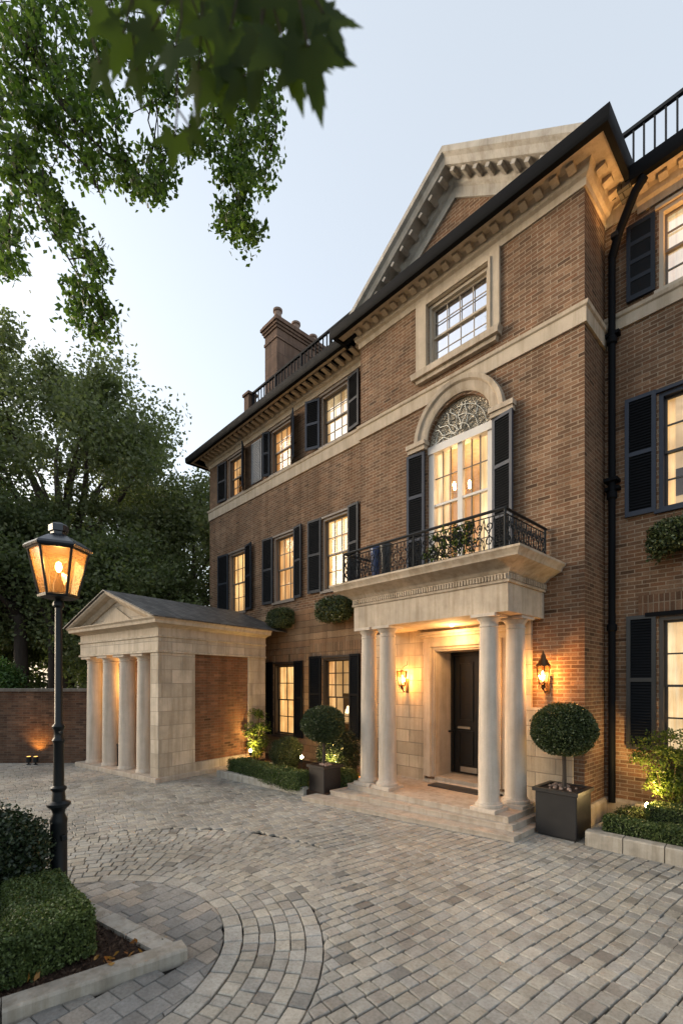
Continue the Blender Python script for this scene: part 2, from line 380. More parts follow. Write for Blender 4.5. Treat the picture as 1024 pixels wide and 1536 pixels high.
# ------------------------------------------------------------------ leaves
def leaf_mesh(name, P, S, mat, parent=None, loc=None, up=.0, asp=1.7, out_from=None, **props):
    """P (n,3) world points, S (n,) leaf half lengths; every leaf is a folded kite of two triangles-pairs"""
    n = len(P); d = RNG.normal(size=(n,3)); d[:,2] += up
    if out_from is not None:
        q = P-np.array(out_from); q /= np.linalg.norm(q,axis=1,keepdims=True)+1e-6; d += q*1.2
    d /= np.linalg.norm(d,axis=1,keepdims=True)
    h = RNG.normal(size=(n,3)); s = np.cross(d,h); s /= np.linalg.norm(s,axis=1,keepdims=True); nn = np.cross(d,s)
    S = np.asarray(S)[:,None]
    a = P-d*S; b = P+s*S/asp+nn*S*.18; c = P+d*S; e = P-s*S/asp+nn*S*.18
    V = np.stack([a,b,c,e],1).reshape(-1,3)
    off = np.zeros(3)
    if parent is not None and loc is None:
        r = parent
        while r is not None: off += np.array(r.location); r = r.parent
    V = V-off
    me = bpy.data.meshes.new(name); me.vertices.add(4*n); me.vertices.foreach_set('co', V.ravel())
    me.loops.add(4*n); me.loops.foreach_set('vertex_index', np.arange(4*n, dtype='i'))
    me.polygons.add(n); me.polygons.foreach_set('loop_start', np.arange(0,4*n,4, dtype='i'))
    try: me.polygons.foreach_set('loop_total', np.full(n,4,'i'))
    except Exception: pass
    me.update(calc_edges=True); me.materials.append(mat)
    o = bpy.data.objects.new(name, me); COL.objects.link(o)
    if parent is not None: o.parent = parent
    if loc is not None: o.location = loc
    for k, v in props.items(): o[k] = v
    return o
def blob_pts(c, r, n, shell=.55, lm=.07):
    d = RNG.normal(size=(n,3)); d /= np.linalg.norm(d,axis=1,keepdims=True)
    rad = shell+(1-shell)*RNG.random(n)**.6
    lump = 1+lm*np.sin(d[:,0]*7+c[0]*3)+lm*np.sin(d[:,2]*8+d[:,1]*6)
    return np.array(c)+d*(rad*lump)[:,None]*np.array(r)
def cluster_pts(centers, rad, per):
    P = []
    for c in centers:
        k = int(per*(.6+.8*RNG.random())); q = np.clip(RNG.normal(size=(k,3)),-1.7,1.7)*np.array([rad,rad,rad*.7])*(.6+.7*RNG.random()); P.append(np.array(c)+q)
    return np.concatenate(P)
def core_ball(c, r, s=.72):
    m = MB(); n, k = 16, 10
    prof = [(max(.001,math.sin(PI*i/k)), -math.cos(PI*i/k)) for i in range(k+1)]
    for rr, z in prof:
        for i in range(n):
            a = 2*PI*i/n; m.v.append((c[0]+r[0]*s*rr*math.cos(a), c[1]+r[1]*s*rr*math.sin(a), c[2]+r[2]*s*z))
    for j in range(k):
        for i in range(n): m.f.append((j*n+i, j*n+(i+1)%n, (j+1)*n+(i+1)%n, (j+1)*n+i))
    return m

def E(name, loc, parent=None): pass

# ------------------------------------------------------------------ ground and paving
g = MB()
g.quad((-220,-220,-.035),(220,-220,-.035),(220,220,-.035),(-220,220,-.035))
g.build('ground', JOINT, kind='structure')

def in_poly(x, y, poly):
    c = False; n = len(poly)
    for i in range(n):
        x1,y1 = poly[i]; x2,y2 = poly[(i+1)%n]
        if (y1 > y) != (y2 > y) and x < (x2-x1)*(y-y1)/(y2-y1)+x1: c = not c
    return c
RC = (-4.2, .78)
BED = [(-3.38,1.60),(-7.3,.72),(-7.3,-2.5),(-4.0,-2.5),(-3.52,.45)]
class Pav:
    def __init__(s): s.v = []; s.f = []; s.c = []
    def stone(s, q, h=0, ch=.0055, col=None):
        # q: 4 plan corners ccw
        cx = sum(p[0] for p in q)/4; cy = sum(p[1] for p in q)/4; n = len(s.v)
        tilt = (random.uniform(-.012,.012), random.uniform(-.012,.012)); h += random.uniform(-.002,.003)
        for k, z in ((0,-.03),(0,-.007),(ch,0)):
            for x, y in q:
                dx, dy = cx-x, cy-y; l = math.hypot(dx,dy)+1e-6; xx, yy = x+dx/l*k*1.3, y+dy/l*k*1.3
                s.v.append((xx, yy, z+h+(tilt[0]*(x-cx)+tilt[1]*(y-cy) if z > -.02 else 0)))
        for k in (0,4):
            for i in range(4): j = (i+1)%4; s.f.append((n+k+i,n+k+j,n+k+4+j,n+k+4+i))
        s.f.append((n+8,n+9,n+10,n+11)); s.c += [col]*9
def stone_col(kind=0):
    r = random.random(); b = random.uniform(.84,1.1)
    if kind == 1: c = random.choice([(.30,.285,.26),(.27,.26,.245),(.24,.235,.225),(.35,.31,.265),(.31,.30,.285)])
    else: c = random.choice([(.44,.41,.355),(.39,.37,.33),(.42,.385,.325),(.38,.365,.335),(.41,.39,.35),(.44,.405,.345),(.37,.34,.30)])
    if r < .05: b *= .66
    return tuple(x*b*g_ for x, g_ in zip(c, (1.0,1.02,1.04)))
def ring_col():
    b = random.uniform(.88,1.1); return tuple(x*b for x in random.choice([(.42,.40,.355),(.40,.38,.34),(.39,.38,.35)]))
pv = Pav()
ca, sa = math.cos(R_(-6)), math.sin(R_(-6))
def rot(u, v): return (ca*u-sa*v, sa*u+ca*v)
def jit(p, a=.0045): return (p[0]+random.uniform(-a,a), p[1]+random.uniform(-a,a))
CAMR, CAMD = (.687,.7265), (-.7265,.687)
def fan(x, y):
    rr = math.hypot(x-RC[0], y-RC[1]); a = math.degrees(math.atan2(y-RC[1], x-RC[0])) % 360
    return 2.17 < rr < 3.16 and 70.5+(rr-2.17)*26 < a < 215
def vis(x, y):
    d = CAMD[0]*x+CAMD[1]*y; r = CAMR[0]*x+CAMR[1]*y
    return 1.0 < d < 17 and abs(r) < d*.95+2.6
u = -20.0
while u < 6:
    w = random.choice((.108,.115,.124)); v = -16-random.random()*.2
    while v < 9.5:
        l = random.uniform(.10,.18)
        gx, gy = rot(u+w/2, v+l/2)
        # courses wander a little
        wob = .015*math.sin(v*1.1+u*.8)+.02*math.sin(v*2.7+u*2)
        if vis(gx, gy) and gy < 7.7 and not fan(gx, gy) and math.hypot((gx-RC[0]), gy-RC[1]) > 2.11 and not in_poly(gx, gy, BED):
            g_ = .0045
            q = [jit(rot(u+wob+g_, v+g_)), jit(rot(u+w+wob-g_, v+g_)), jit(rot(u+w+wob-g_, v+l-g_)), jit(rot(u+wob+g_, v+l-g_))]
            q2 = []
            for a_, b_ in q:
                k_ = math.hypot(a_-RC[0], b_-RC[1])
                if k_ < 2.185: a_, b_ = RC[0]+(a_-RC[0])*2.185/k_, RC[1]+(b_-RC[1])*2.185/k_
                q2.append((a_, b_))
            ar = abs(sum(q2[t][0]*q2[(t+1)%4][1]-q2[(t+1)%4][0]*q2[t][1] for t in range(4)))/2
            if ar > .0018: pv.stone(q2, col=stone_col())
        v += l
    u += w
k = 0; r0 = 2.185
while r0 < 3.12:
    r1 = r0+random.choice((.098,.108,.115)); a = math.radians(67+((r0+r1)/2-2.17)*26)
    while a < math.radians(215):
        a1 = a+random.uniform(.095,.165)/r1; gp = .0045/r1
        q = [jit((RC[0]+r*math.cos(t), RC[1]+r*math.sin(t)), .004) for r, t in ((r0,a+gp),(r1-.008,a+gp),(r1-.008,a1-gp),(r0,a1-gp))]
        if not in_poly((q[0][0]+q[2][0])/2, (q[0][1]+q[2][1])/2, BED): pv.stone(q, col=stone_col())
        a = a1
    r0 = r1
# ring courses
for (r0, r1, ln, kind) in ((1.38,1.525,.24,2),(1.537,1.66,.13,0),(1.668,1.79,.15,0),(1.798,1.915,.13,0),(1.923,2.035,.15,0),(2.045,2.175,.18,0)):
    a = 0
    while a < 2*PI:
        da = random.uniform(.8,1.2)*ln/r1; a1 = min(a+da, 2*PI); gp = .006/r1
        pts = [(r0,a+gp),(r1,a+gp),(r1,a1-gp),(r0,a1-gp)]
        q = [jit((RC[0]+r*math.cos(t), RC[1]+r*math.sin(t)), .003) for r, t in pts]
        m_ = ((q[0][0]+q[2][0])/2, (q[0][1]+q[2][1])/2)
        if not in_poly(m_[0], m_[1], BED): pv.stone(q, col=stone_col(0 if kind == 0 else 1) if kind == 0 else ring_col())
        a = a1
# flagstones inside the ring
S_ = .165; c2, s2 = math.cos(R_(12)), math.sin(R_(12))
for i in range(-14,15):
    for j in range(-14,15):
        o_ = (.5 if i%2 else 0)*S_
        def T(a, b): return (RC[0]+c2*a-s2*b, RC[1]+s2*a+c2*b)
        x0, y0 = i*S_, j*S_+o_
        cx, cy = T(x0+S_/2, y0+S_/2); rr = math.hypot(cx-RC[0], cy-RC[1])
        if rr < 1.36+.05 and not in_poly(cx, cy, BED):
            q = []
            for a, b in ((.003,.003),(S_-.003,.003),(S_-.003,S_-.003),(.003,S_-.003)):
                X, Y = T(x0+a, y0+b); k = math.hypot(X-RC[0], Y-RC[1])
                if k > 1.37: X, Y = RC[0]+(X-RC[0])*1.37/k, RC[1]+(Y-RC[1])*1.37/k
                q.append((X, Y))
            pv.stone(q, ch=.004, col=stone_col(1))
        elif rr < 1.36+.16 and not in_poly(cx, cy, BED):
            q = []; 
            for a, b in ((.003,.003),(S_-.003,.003),(S_-.003,S_-.003),(.003,S_-.003)):
                X, Y = T(x0+a, y0+b); k = math.hypot(X-RC[0], Y-RC[1])
                if k > 1.37: X, Y = RC[0]+(X-RC[0])*1.37/k, RC[1]+(Y-RC[1])*1.37/k
                q.append((X, Y))
            ar = abs(sum(q[t][0]*q[(t+1)%4][1]-q[(t+1)%4][0]*q[t][1] for t in range(4)))/2
            if ar > .002: pv.stone(q, ch=.003, col=stone_col(1))
me = bpy.data.meshes.new('paving'); me.from_pydata(pv.v, [], pv.f)
ca_ = me.color_attributes.new('Col', 'FLOAT_COLOR', 'CORNER')
lt = np.empty(len(me.polygons),'i'); me.polygons.foreach_get('loop_total', lt)
cc = np.ones((len(me.loops),4),'f'); cc[:,:3] = np.repeat(np.array(pv.c,'f'), lt, axis=0); ca_.data.foreach_set('color', cc.ravel())
me.materials.append(PAVER); po = bpy.data.objects.new('paving', me); COL.objects.link(po); po['kind'] = 'structure'

# ------------------------------------------------------------------ the house
BY, WY, RY = 7.25, 7.65, 8.14           # front planes: projecting bay, left wing, right wing
XB0, XB1, XW0, XR1 = -7.06, -2.51, -14.6, 3.5
ZB = 9.5; ZR = 9.3
house = thing('brick_house', 'three storey brown brick mansion with pedimented bay, stone portico and lit windows', 'house', (-6.0,BY,0))
H = house
def wall(mb, plane, x0, x1, z0, z1, holes, depth=.22):
    xs = sorted({x0,x1,*[h[0] for h in holes],*[h[1] for h in holes]}); zs = sorted({z0,z1,*[h[2] for h in holes],*[h[3] for h in holes]})
    for i in range(len(xs)-1):
        for j in range(len(zs)-1):
            cx, cz = (xs[i]+xs[i+1])/2, (zs[j]+zs[j+1])/2
            if any(h[0] < cx < h[1] and h[2] < cz < h[3] for h in holes): continue
            mb.quad((xs[i],plane,zs[j]),(xs[i+1],plane,zs[j]),(xs[i+1],plane,zs[j+1]),(xs[i],plane,zs[j+1]))
    for h in holes:
        a,b,c,d = h[:4]; p, q = plane, plane+depth
        mb.quad((a,p,c),(a,p,d),(a,q,d),(a,q,c)); mb.quad((b,p,d),(b,p,c),(b,q,c),(b,q,d))
        mb.quad((a,p,c),(a,q,c),(b,q,c),(b,p,c))
        if len(h) == 4: mb.quad((a,p,d),(b,p,d),(b,q,d),(a,q,d))
# openings
MID = [(-13.3,-12.33,4.3,6.2),(-10.85,-9.92,4.35,6.18),(-8.77,-7.85,4.38,6.18)]
LOW = [(-10.85,-9.92,.66,2.63),(-8.77,-7.8,.80,2.72)]
TOP = [(-13.35,-12.42,7.98,9.24),(-11.0,-10.03,7.98,9.24),(-8.83,-7.86,7.98,9.24)]
w = MB(); wall(w, WY, XW0, XB0, 4.02, ZB, MID+TOP)
w.quad((XW0,WY,0),(XW0,16,0),(XW0,16,ZB),(XW0,WY,ZB)); w.quad((XW0,16,0),(XR1,16,0),(XR1,16,ZB),(XW0,16,ZB))
w.build('wall', BR, H, recalc=False)
w = MB(); wall(w, WY, XW0, XB0, 0, 4.02, LOW); w.build('wall', BRL, H, recalc=False, label='lower wing wall of long brown stone courses')
w = MB()
for a, b, c, d in LOW: w.box(a-.5, b+.5 if b < -8 else XB0-.01, WY-.012, WY+.05, d+.02, d+.38)
w.build('flat_arch', SOLD, H)
# bay wall with arched opening
AX, AR, AZ = -4.635, .67, 6.55
dr = (-5.12,-3.9,.0,2.72)
w = MB(); wall(w, BY, XB0, XB1, 0, ZB, [(AX-AR,AX+AR,3.9,AZ+AR,'a'),(-5.27,-4.03,8.02,9.2),dr], .25)
na = 24
for i in range(na):
    t0, t1 = PI*i/na, PI*(i+1)/na
    a = (AX+AR*math.cos(t0), AZ+AR*math.sin(t0)); b = (AX+AR*math.cos(t1), AZ+AR*math.sin(t1))
    w.quad((b[0],BY,b[1]),(a[0],BY,a[1]),(a[0],BY,AZ+AR),(b[0],BY,AZ+AR))
    w.quad((a[0],BY,a[1]),(b[0],BY,b[1]),(b[0],BY+.25,b[1]),(a[0],BY+.25,a[1]))
w.quad((XB0,BY,0),(XB0,BY,ZB),(XB0,WY,ZB),(XB0,WY,0)); w.build('wall', BR, H, recalc=False)
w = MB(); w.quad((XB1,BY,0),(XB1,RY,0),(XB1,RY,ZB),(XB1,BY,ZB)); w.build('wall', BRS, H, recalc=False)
RW = [(-1.79,-.75,7.9,9.1),(-1.79,-.75,4.66,6.38),(-1.79,-.75,1.05,3.08)]
w = MB(); wall(w, RY, XB1, XR1, 0, ZR+.1, RW)
w.quad((XR1,RY,0),(XR1,16,0),(XR1,16,ZB),(XR1,RY,ZB)); w.build('wall', BR, H, recalc=False)
w = MB()
w.box(-2.05,-.5,RY-.012,RY+.05,3.12,3.42); w.build('flat_arch', brick_mat('brick_soldier_arch', (.16,.085,.05), (.26,.15,.09), (.42,.32,.22), bw=.068, bh=.22, off=0), H)
# stone plinth
w = MB(); w.sweep([(XB0,WY),(XB0,BY),(XB1,BY),(XB1,RY),(XR1,RY)], [(0,.0),(.06,.0),(.06,.26),(.03,.3),(0,.3)]); w.build('plinth', ST, H)
# string courses
pf = lambda a, b: [(0,a),(.035,a),(.035,b-.07),(.06,b-.05),(.07,b),(0,b)]
w = MB(); w.sweep([(XW0,WY+.3),(XW0,WY),(XB0,WY)], pf(7.6,7.93)); w.build('stone_band', STT, H)
w = MB(); w.sweep([(XB0,WY),(XB0,BY),(XB1,BY),(XB1,RY)], pf(7.36,7.65)); w.build('stone_band', STT, H)
w = MB(); w.sweep([(XB1,RY),(XR1,RY)], pf(7.6,7.84)); w.build('stone_band', STT, H)
# main cornice: bed mould, soffit, modillions, gutter
def cornice(path, zt, ov, name='cornice'):
    w = MB(); w.sweep(path, [(0,zt-.16),(.03,zt-.16),(.035,zt-.05),(.08,zt-.02),(.11,zt+.06),(.14,zt+.10),(ov-.03,zt+.10),(ov-.03,zt+.16),(0,zt+.16)])
    # modillion blocks
    for i in range(len(path)-1):
        a, b = Vector(path[i]), Vector(path[i+1]); d = (b-a); l = d.length; d.normalize(); nrm = Vector((d.y,-d.x))
        if l < .3: continue
        n = max(1, int(l/.235)); st = l/n
        for k in range(n):
            c = a+d*(st*(k+.5)); c0 = c+nrm*.13; c1 = c+nrm*(ov-.14)
            p = [c0-d*.055, c0+d*.055, c1+d*.055, c1-d*.055]; m = len(w.v)
            zb = [zt+.02, zt+.02, zt+.055, zt+.055]
            for q, zz in zip(p, zb): w.v.append((q.x,q.y,zz))
            for q in p: w.v.append((q.x,q.y,zt+.098))
            w.f += [(m+3,m+2,m+1,m),(m,m+1,m+5,m+4),(m+1,m+2,m+6,m+5),(m+2,m+3,m+7,m+6),(m+3,m,m+4,m+7)]
    o = w.build(name, STT, H)
    g = MB(); g.sweep(path, [(ov-.03,zt+.06),(ov+.05,zt+.07),(ov+.08,zt+.12),(ov+.085,zt+.26),(ov+.05,zt+.27),(ov+.04,zt+.24),(ov-.03,zt+.24)])
    g.build('gutter', GUT, H, smooth=True); return o
cornice([(XW0,WY+8.2),(XW0,WY),(XB0+.002,WY)], 9.50, .52)
cornice([(XB0,WY+.35),(XB0,BY),(XB1,BY),(XB1,RY+.4)], 9.50, .39)
cornice([(XB1+.45,RY),(XR1,RY),(XR1,RY+7.8)], 9.36, .36)
w = MB()
w.box(XB1, XB1+.5, RY-.02, RY+.3, 9.3, 9.62); w.build('cornice_block', STT, H)
# pediment above the bay
PX, PZ, PW, PB = -4.88, 11.82, 2.68, 9.93
PY = BY+.30
w = MB(); w.prism([(PX-PW+.3,PB),(PX+PW-.3,PB),(PX,PZ-.35)], PY+.02, PY+.3, 'Y'); ped = w.build('pediment', BR, H)
def rake(sgn):
    m = MB(); L_ = Vector((PX+sgn*(PW+.12), 0, PB-.06)); A_ = Vector((PX, 0, PZ)); d = (A_-L_).normalized(); nn = Vector((-d.z*sgn*-1, 0, abs(d.x)));
    nn = Vector((-d.z, 0, d.x)) if sgn < 0 else Vector((d.z,0,-d.x))
    # profile in (y offset, along normal)
    prof = [(PY-.44,0),(PY-.44,-.09),(PY-.38,-.13),(PY-.34,-.22),(PY-.10,-.24),(PY-.07,-.32),(PY-.02,-.36),(PY-.02,-.52),(PY+.02,-.52),(PY+.35,-.5),(PY+.35,0)]
    b = len(m.v)
    for base in (L_, A_):
        for y, k in prof:
            if base is A_:
                # mitre at apex: keep x at PX
                p = base+nn*k; t = (PX-p.x)/d.x if abs(d.x) > 1e-6 else 0; p = p+d*t
            else: p = base+nn*k; t = (L_.z-p.z)/d.z; p = p+d*t
            m.v.append((p.x, y, p.z))
    k = len(prof)
    for j in range(k): l = (j+1)%k; m.f.append((b+j,b+l,b+k+l,b+k+j))
    m.f.append(tuple(b+j for j in range(k))); m.f.append(tuple(b+k+j for j in reversed(range(k))))
    # modillions under the rake
    ln = (A_-L_).length; n = 11
    for i in range(n):
        c = L_+d*(ln*(i+.9)/(n+1.1)); e = d*.042
        lo, hi = nn*-.30, nn*-.235; m2 = len(m.v)
        for yy in (PY-.31, PY-.1):
            for q in (c-e+lo, c+e+lo, c+e+hi, c-e+hi): m.v.append((q.x, yy, q.z))
        m.f += [(m2,m2+1,m2+2,m2+3),(m2+7,m2+6,m2+5,m2+4),(m2,m2+4,m2+5,m2+1),(m2+1,m2+5,m2+6,m2+2),(m2+2,m2+6,m2+7,m2+3),(m2+3,m2+7,m2+4,m2)]
    return m
STG = stone_mat('grey_rake_stone', (.47,.435,.385), var=.3)
for s in (-1,1): rake(s).build('raking_cornice', STG, ped)
w = MB()   # roof: gable over bay and low roofs over wings
for s in (-1,1):
    e = (PX+s*(PW+.05), PB-.03); a = (PX, PZ-.015)
    w.quad((e[0],PY-.40,e[1]),(a[0],PY-.40,a[1]),(a[0],13,a[1]),(e[0],13,e[1])); w.quad((e[0],PY-.40,e[1]-.05),(a[0],PY-.40,a[1]-.05),(a[0],13,a[1]-.05),(e[0],13,e[1]-.05))
    w.quad((e[0],PY-.40,e[1]),(a[0],PY-.40,a[1]),(a[0],PY-.40,a[1]-.05),(e[0],PY-.40,e[1]-.05))
w.prism([(XW0-.4,WY-.38),(XB0+.4,WY-.38),(XB0+.4,16.2),(XW0-.4,16.2)], 9.60, 9.72)
w.prism([(XB0-.2,BY-.3),(XB1+.2,BY-.3),(XB1+.2,16),(XB0-.2,16)], 9.612, 9.735)
w.prism([(XB1+.25,RY-.3),(XR1+.3,RY-.3),(XR1+.3,16.1),(XB1+.25,16.1)], 9.5, 9.58)
rf = w.build('roof', SLATE, H)
# drain pipe in the corner
w = MB(); px, py = XB1+.13, RY-.12
w.tube([(XB1+.62,RY-.34,9.42),(XB1+.5,RY-.33,9.30),(px+.12,py-.07,8.98),(px,py,8.7)], .062, 10)
w.tube([(px,py,8.7),(px,py,.25)], .052, 12)
for z in (7.35,4.95,2.9): w.lathe(px, py, [(.055,0),(.075,.02),(.075,.1),(.055,.12)], 12, z)
for z in (7.5,5.1): w.box(px-.1,px+.1,py-.02,py+.1,z,z+.05)
w.box(px-.095,px+.095,py-.09,py+.09,5.22,5.27)
w.build('downpipe', GUT, H, smooth=True)

# roof railings
def railing(x0, x1, y, z0, z1, ends=True):
    m = MB(); m.box(x0,x1,y-.03,y+.03,z1-.05,z1); m.box(x0,x1,y-.02,y+.02,z0+.06,z0+.09)
    n = int((x1-x0)/.135)
    for i in range(n+1):
        x = x0+(x1-x0)*i/n; r = .012 if i%8 else .028; m.box(x-r,x+r,y-r,y+r,z0,z1-.05)
    return m
railing(-11.5, XB0, WY-.27, 9.74, 10.47).build('roof_railing', GUT, H)
railing(-2.35, XR1, RY-.15, 9.58, 10.45).build('roof_railing', IRON, H)
w = MB(); w.cbox(-11.82,-11.56,WY-.38,WY-.12,9.6,10.42); w.cbox(-11.86,-11.52,WY-.42,WY-.08,10.422,10.5); w.build('roof_pier', CHM, H)
# chimney (front face px 400-428, long face running back)
w = MB(); cx1, cy0 = -11.42, 8.15
w.box(cx1-.62,cx1,cy0,cy0+1.9,9.6,12.72)
for k, (o_, z0, z1) in enumerate(((.025,12.42,12.50),(.035,12.72,12.80),(.07,12.80,12.88),(.11,12.88,12.97),(.06,12.97,13.05))): w.box(cx1-.62-o_,cx1+o_,cy0-o_,cy0+1.9+o_,z0+.001*k,z1)
ch = w.build('chimney', CHM, H)
for yy, hh in ((cy0+.25,.40),(cy0+.95,.36),(cy0+1.65,.3)):
    w = MB(); w.lathe(cx1-.3,yy,[(.12,0),(.14,.02),(.12,.05),(.11,hh),(.145,hh+.02),(.145,hh+.08),(.08,hh+.10),(.02,hh+.13)],16,13.05); w.build('chimney_pot', CHP, ch, smooth=True)

# ---- windows
def shutter(parent, x0, x1, z0, z1, plane, ang=0, hinge='r', frame=SHUT, slat=SLAT, panel=False, mids=(.52,)):
    """leaf with stiles, rails and louvres; hinged at the side next to the window"""
    wd = x1-x0; m = MB(); t = .035; s = .055; sg = -1 if hinge == 'r' else 1
    # local: hinge at x=0, leaf extends to sg*wd
    def X(a): return (sg*a)
    def bx(a, b, y0, y1, c, d): m.box(min(X(a),X(b)), max(X(a),X(b)), y0, y1, c, d)
    h = z1-z0; bx(0,s,-t,0,0,h); bx(wd-s,wd,-t,0,0,h); bx(s,wd-s,-t,0,0,s*1.3); bx(s,wd-s,-t,0,h-s,h)
    zz = [s*1.3]+[h*q for q in mids]+[h-s]
    for q in mids: bx(s,wd-s,-t,0,h*q-.03,h*q+.03)
    hx = x1 if hinge == 'r' else x0
    o = m.build('shutter', frame, parent, loc=(hx-H.location.x, plane-.012-H.location.y, z0-H.location.z), rotz=ang*sg*-1)
    lv = MB()
    for i in range(len(zz)-1):
        a, b = zz[i]+(.03 if i else 0), zz[i+1]-(.03 if i < len(zz)-2 else 0)
        if panel: xx = sorted((X(s),X(wd-s))); lv.box(xx[0],xx[1],-.026,-.01,a,b); continue
        n = max(2,int((b-a)/.042)); st = (b-a)/n
        for k in range(n):
            z = a+st*k; xx = sorted((X(s),X(wd-s)))
            lv.quad((xx[0],-.033,z+.002),(xx[1],-.033,z+.002),(xx[1],-.006,z+st*.85),(xx[0],-.006,z+st*.85))
            lv.quad((xx[0],-.033,z+.002),(xx[0],-.033,z-.006),(xx[1],-.033,z-.006),(xx[1],-.033,z+.002))
        lv.quad((xx[0],-.004,a),(xx[1],-.004,a),(xx[1],-.004,b),(xx[0],-.004,b))
    me = o.data; nf = len(me.polygons); me2 = bpy.data.meshes.new('tmp'); me2.from_pydata(lv.v, [], lv.f); boxuv(me2)
    import bmesh
    bm = bmesh.new(); bm.from_mesh(me); bm.from_mesh(me2); bm.faces.ensure_lookup_table()
    for f_ in bm.faces[nf:]: f_.material_index = 1
    bm.to_mesh(me); bm.free(); bpy.data.meshes.remove(me2); me.materials.append(slat)
    return o

def window(x0, x1, z0, z1, plane, nx=3, rows=(2,2), cur=CUR, glass=GLS, frame=WOOD, sash=SASHD, lining=.09, curt=.24, sill=True, mw=.009, split=.5, room=None):
    m = MB(); f = .055; y0, y1 = plane+lining, plane+lining+.07
    for a, b in ((x0,x0+f),(x1-f,x1)): m.box(a,b,plane+.012,y1,z0,z1)
    m.box(x0+f,x1-f,plane+.012,y1,z1-f,z1); m.box(x0+f,x1-f,plane+.012,y1,z0,z0+f*.8)
    if sill: m.box(x0-.05,x1+.05,plane-.05,plane+.1,z0-.055,z0-.001)
    m.box(x0-.04,x1+.04,plane-.035,plane+.01,z1+.002,z1+.05)
    o = m.build('window', frame, H)
    gx0, gx1, gz0, gz1 = x0+f, x1-f, z0+f*.8, z1-f
    s = MB(); zm = gz0+(gz1-gz0)*split
    for (a, b, yy, rw) in ((gz0,zm+.015,y0+.035,rows[0]),(zm-.015,gz1,y0+.005,rows[1])):
        sw = .032; s.box(gx0,gx0+sw,yy,yy+.03,a,b); s.box(gx1-sw,gx1,yy,yy+.03,a,b); s.box(gx0+sw,gx1-sw,yy,yy+.03,a,a+sw*1.1); s.box(gx0+sw,gx1-sw,yy,yy+.03,b-sw,b)
        for k in range(1,nx):
            x = gx0+sw+(gx1-gx0-2*sw)*k/nx; s.box(x-mw,x+mw,yy+.004,yy+.026,a+sw,b-sw)
        for k in range(1,rw):
            z = a+sw+(b-a-2*sw)*k/rw; s.box(gx0+sw,gx1-sw,yy+.006,yy+.024,z-mw,z+mw)
    s.build('sash', sash, o)
    q = MB(); q.quad((gx0,y0+.051,gz0),(gx1,y0+.051,gz0),(gx1,y0+.051,gz1),(gx0,y0+.051,gz1)); q.build('pane', glass, o, recalc=False)
    c = MB(); n = 60; xa, xb = x0-.1, x1+.15; P = [(xa+(xb-xa)*i/n, plane+curt+.03*math.sin(i*1.35+x0*7)+.018*math.sin(i*.53+z0)) for i in range(n+1)]
    for i in range(n): c.quad((*P[i],z0-.1),(*P[i+1],z0-.1),(*P[i+1],z1+.1),(*P[i],z1+.1))
    if room is None: c.build('curtain', cur, o, recalc=False); return o
    side, back = room; wd = x1-x0
    for (a, b) in ((x0-.12, x0+wd*side), (x1-wd*side, x1+.12)):
        c = MB(); n = 16; P = [(a+(b-a)*i/n, plane+curt+.03*math.sin(i*1.6+x0)) for i in range(n+1)]
        for i in range(n): c.quad((*P[i],z0-.1),(*P[i+1],z0-.1),(*P[i+1],z1+.1),(*P[i],z1+.1))
        c.build('curtain', cur, o, recalc=False)
    yb = plane+1.6; c = MB(); c.quad((x0-1.6,yb,z0-.6),(x1+1.0,yb,z0-.6),(x1+1.0,yb,z1+.35),(x0-1.6,yb,z1+.35)); c.quad((x0-1.6,plane+.23,z1+.34),(x1+1,plane+.23,z1+.34),(x1+1,yb,z1+.34),(x0-1.6,yb,z1+.34)); c.quad((x0-1.6,plane+.23,z0-.6),(x0-1.6,yb,z0-.6),(x0-1.6,yb,z1+.34),(x0-1.6,plane+.23,z1+.34))
    c.build('room_wall', back, o, recalc=False)
    c = MB()
    for k in range(3): xx = x0-.9+k*.62; zz = z0+.55+.12*(k%2); MB().box(xx,xx+.34,yb-.04,yb-.01,zz,zz+.46).build('picture_frame', SASH, o)
    c.box(x0-.5,x0+.15,yb-.6,yb-.05,z0-.5,z0+.22); c.build('furniture', SASH, o)
    c = MB(); lx = x0-.25+random.uniform(-.1,.2); c.lathe(lx,yb-.35,[(.10,0),(.15,.01),(.09,.2)],14,z0+.48); c.build('lamp_shade', BULBS, o); c = MB(); c.lathe(lx,yb-.35,[(.06,0),(.03,.04),(.04,.12),(.012,.2),(.012,.27)],12,z0+.22); c.build('lamp_base', BRASS, o)
    return o

for i, (a,b,c,d) in enumerate(MID):
    wn = window(a,b,c,d,WY,3,(2,2),(CUR,CURD,CUR)[i],room=None); sw = (.56,.47,.48)[i]
    shutter(wn, a-sw-.03, a-.03, c, d+.05, WY, R_((7,4,5)[i]), 'r'); shutter(wn, b+.01, b+(.48,.38,.38)[i], c, d+.08, WY, R_((10,6,4)[i]), 'l')
for i, (a,b,c,d) in enumerate(LOW):
    wn = window(a,b,c,d,WY,3 if i else 2,(2,2) if not i else (2,3),mw=.012, sash=SASH, frame=SASH, cur=(CUR,CURD)[i], room=(None,(.24,WALLW))[i])
    shutter(wn, a-.46, a-.03, c, d+.06, WY, R_(4), 'r', SLAT); shutter(wn, b+.02, b+(.36 if i else .42), c, d+.06, WY, R_(4), 'l', SLAT)
wn = window(*TOP[0],WY,3,(2,2),CURD,room=(.26,WALLW)); shutter(wn,-13.93,-13.45,8.0,9.26,WY,R_(6),'r'); shutter(wn,-12.40,-11.98,7.99,9.3,WY,R_(38),'l')
wn = window(*TOP[1],WY,3,(2,2),CURD,GLS); shutter(wn,-11.27,-11.02,7.99,9.25,WY,R_(25),'r',SHUT); shutter(wn,-10.02,-9.6,7.99,9.26,WY,R_(30),'l',SHUTB)
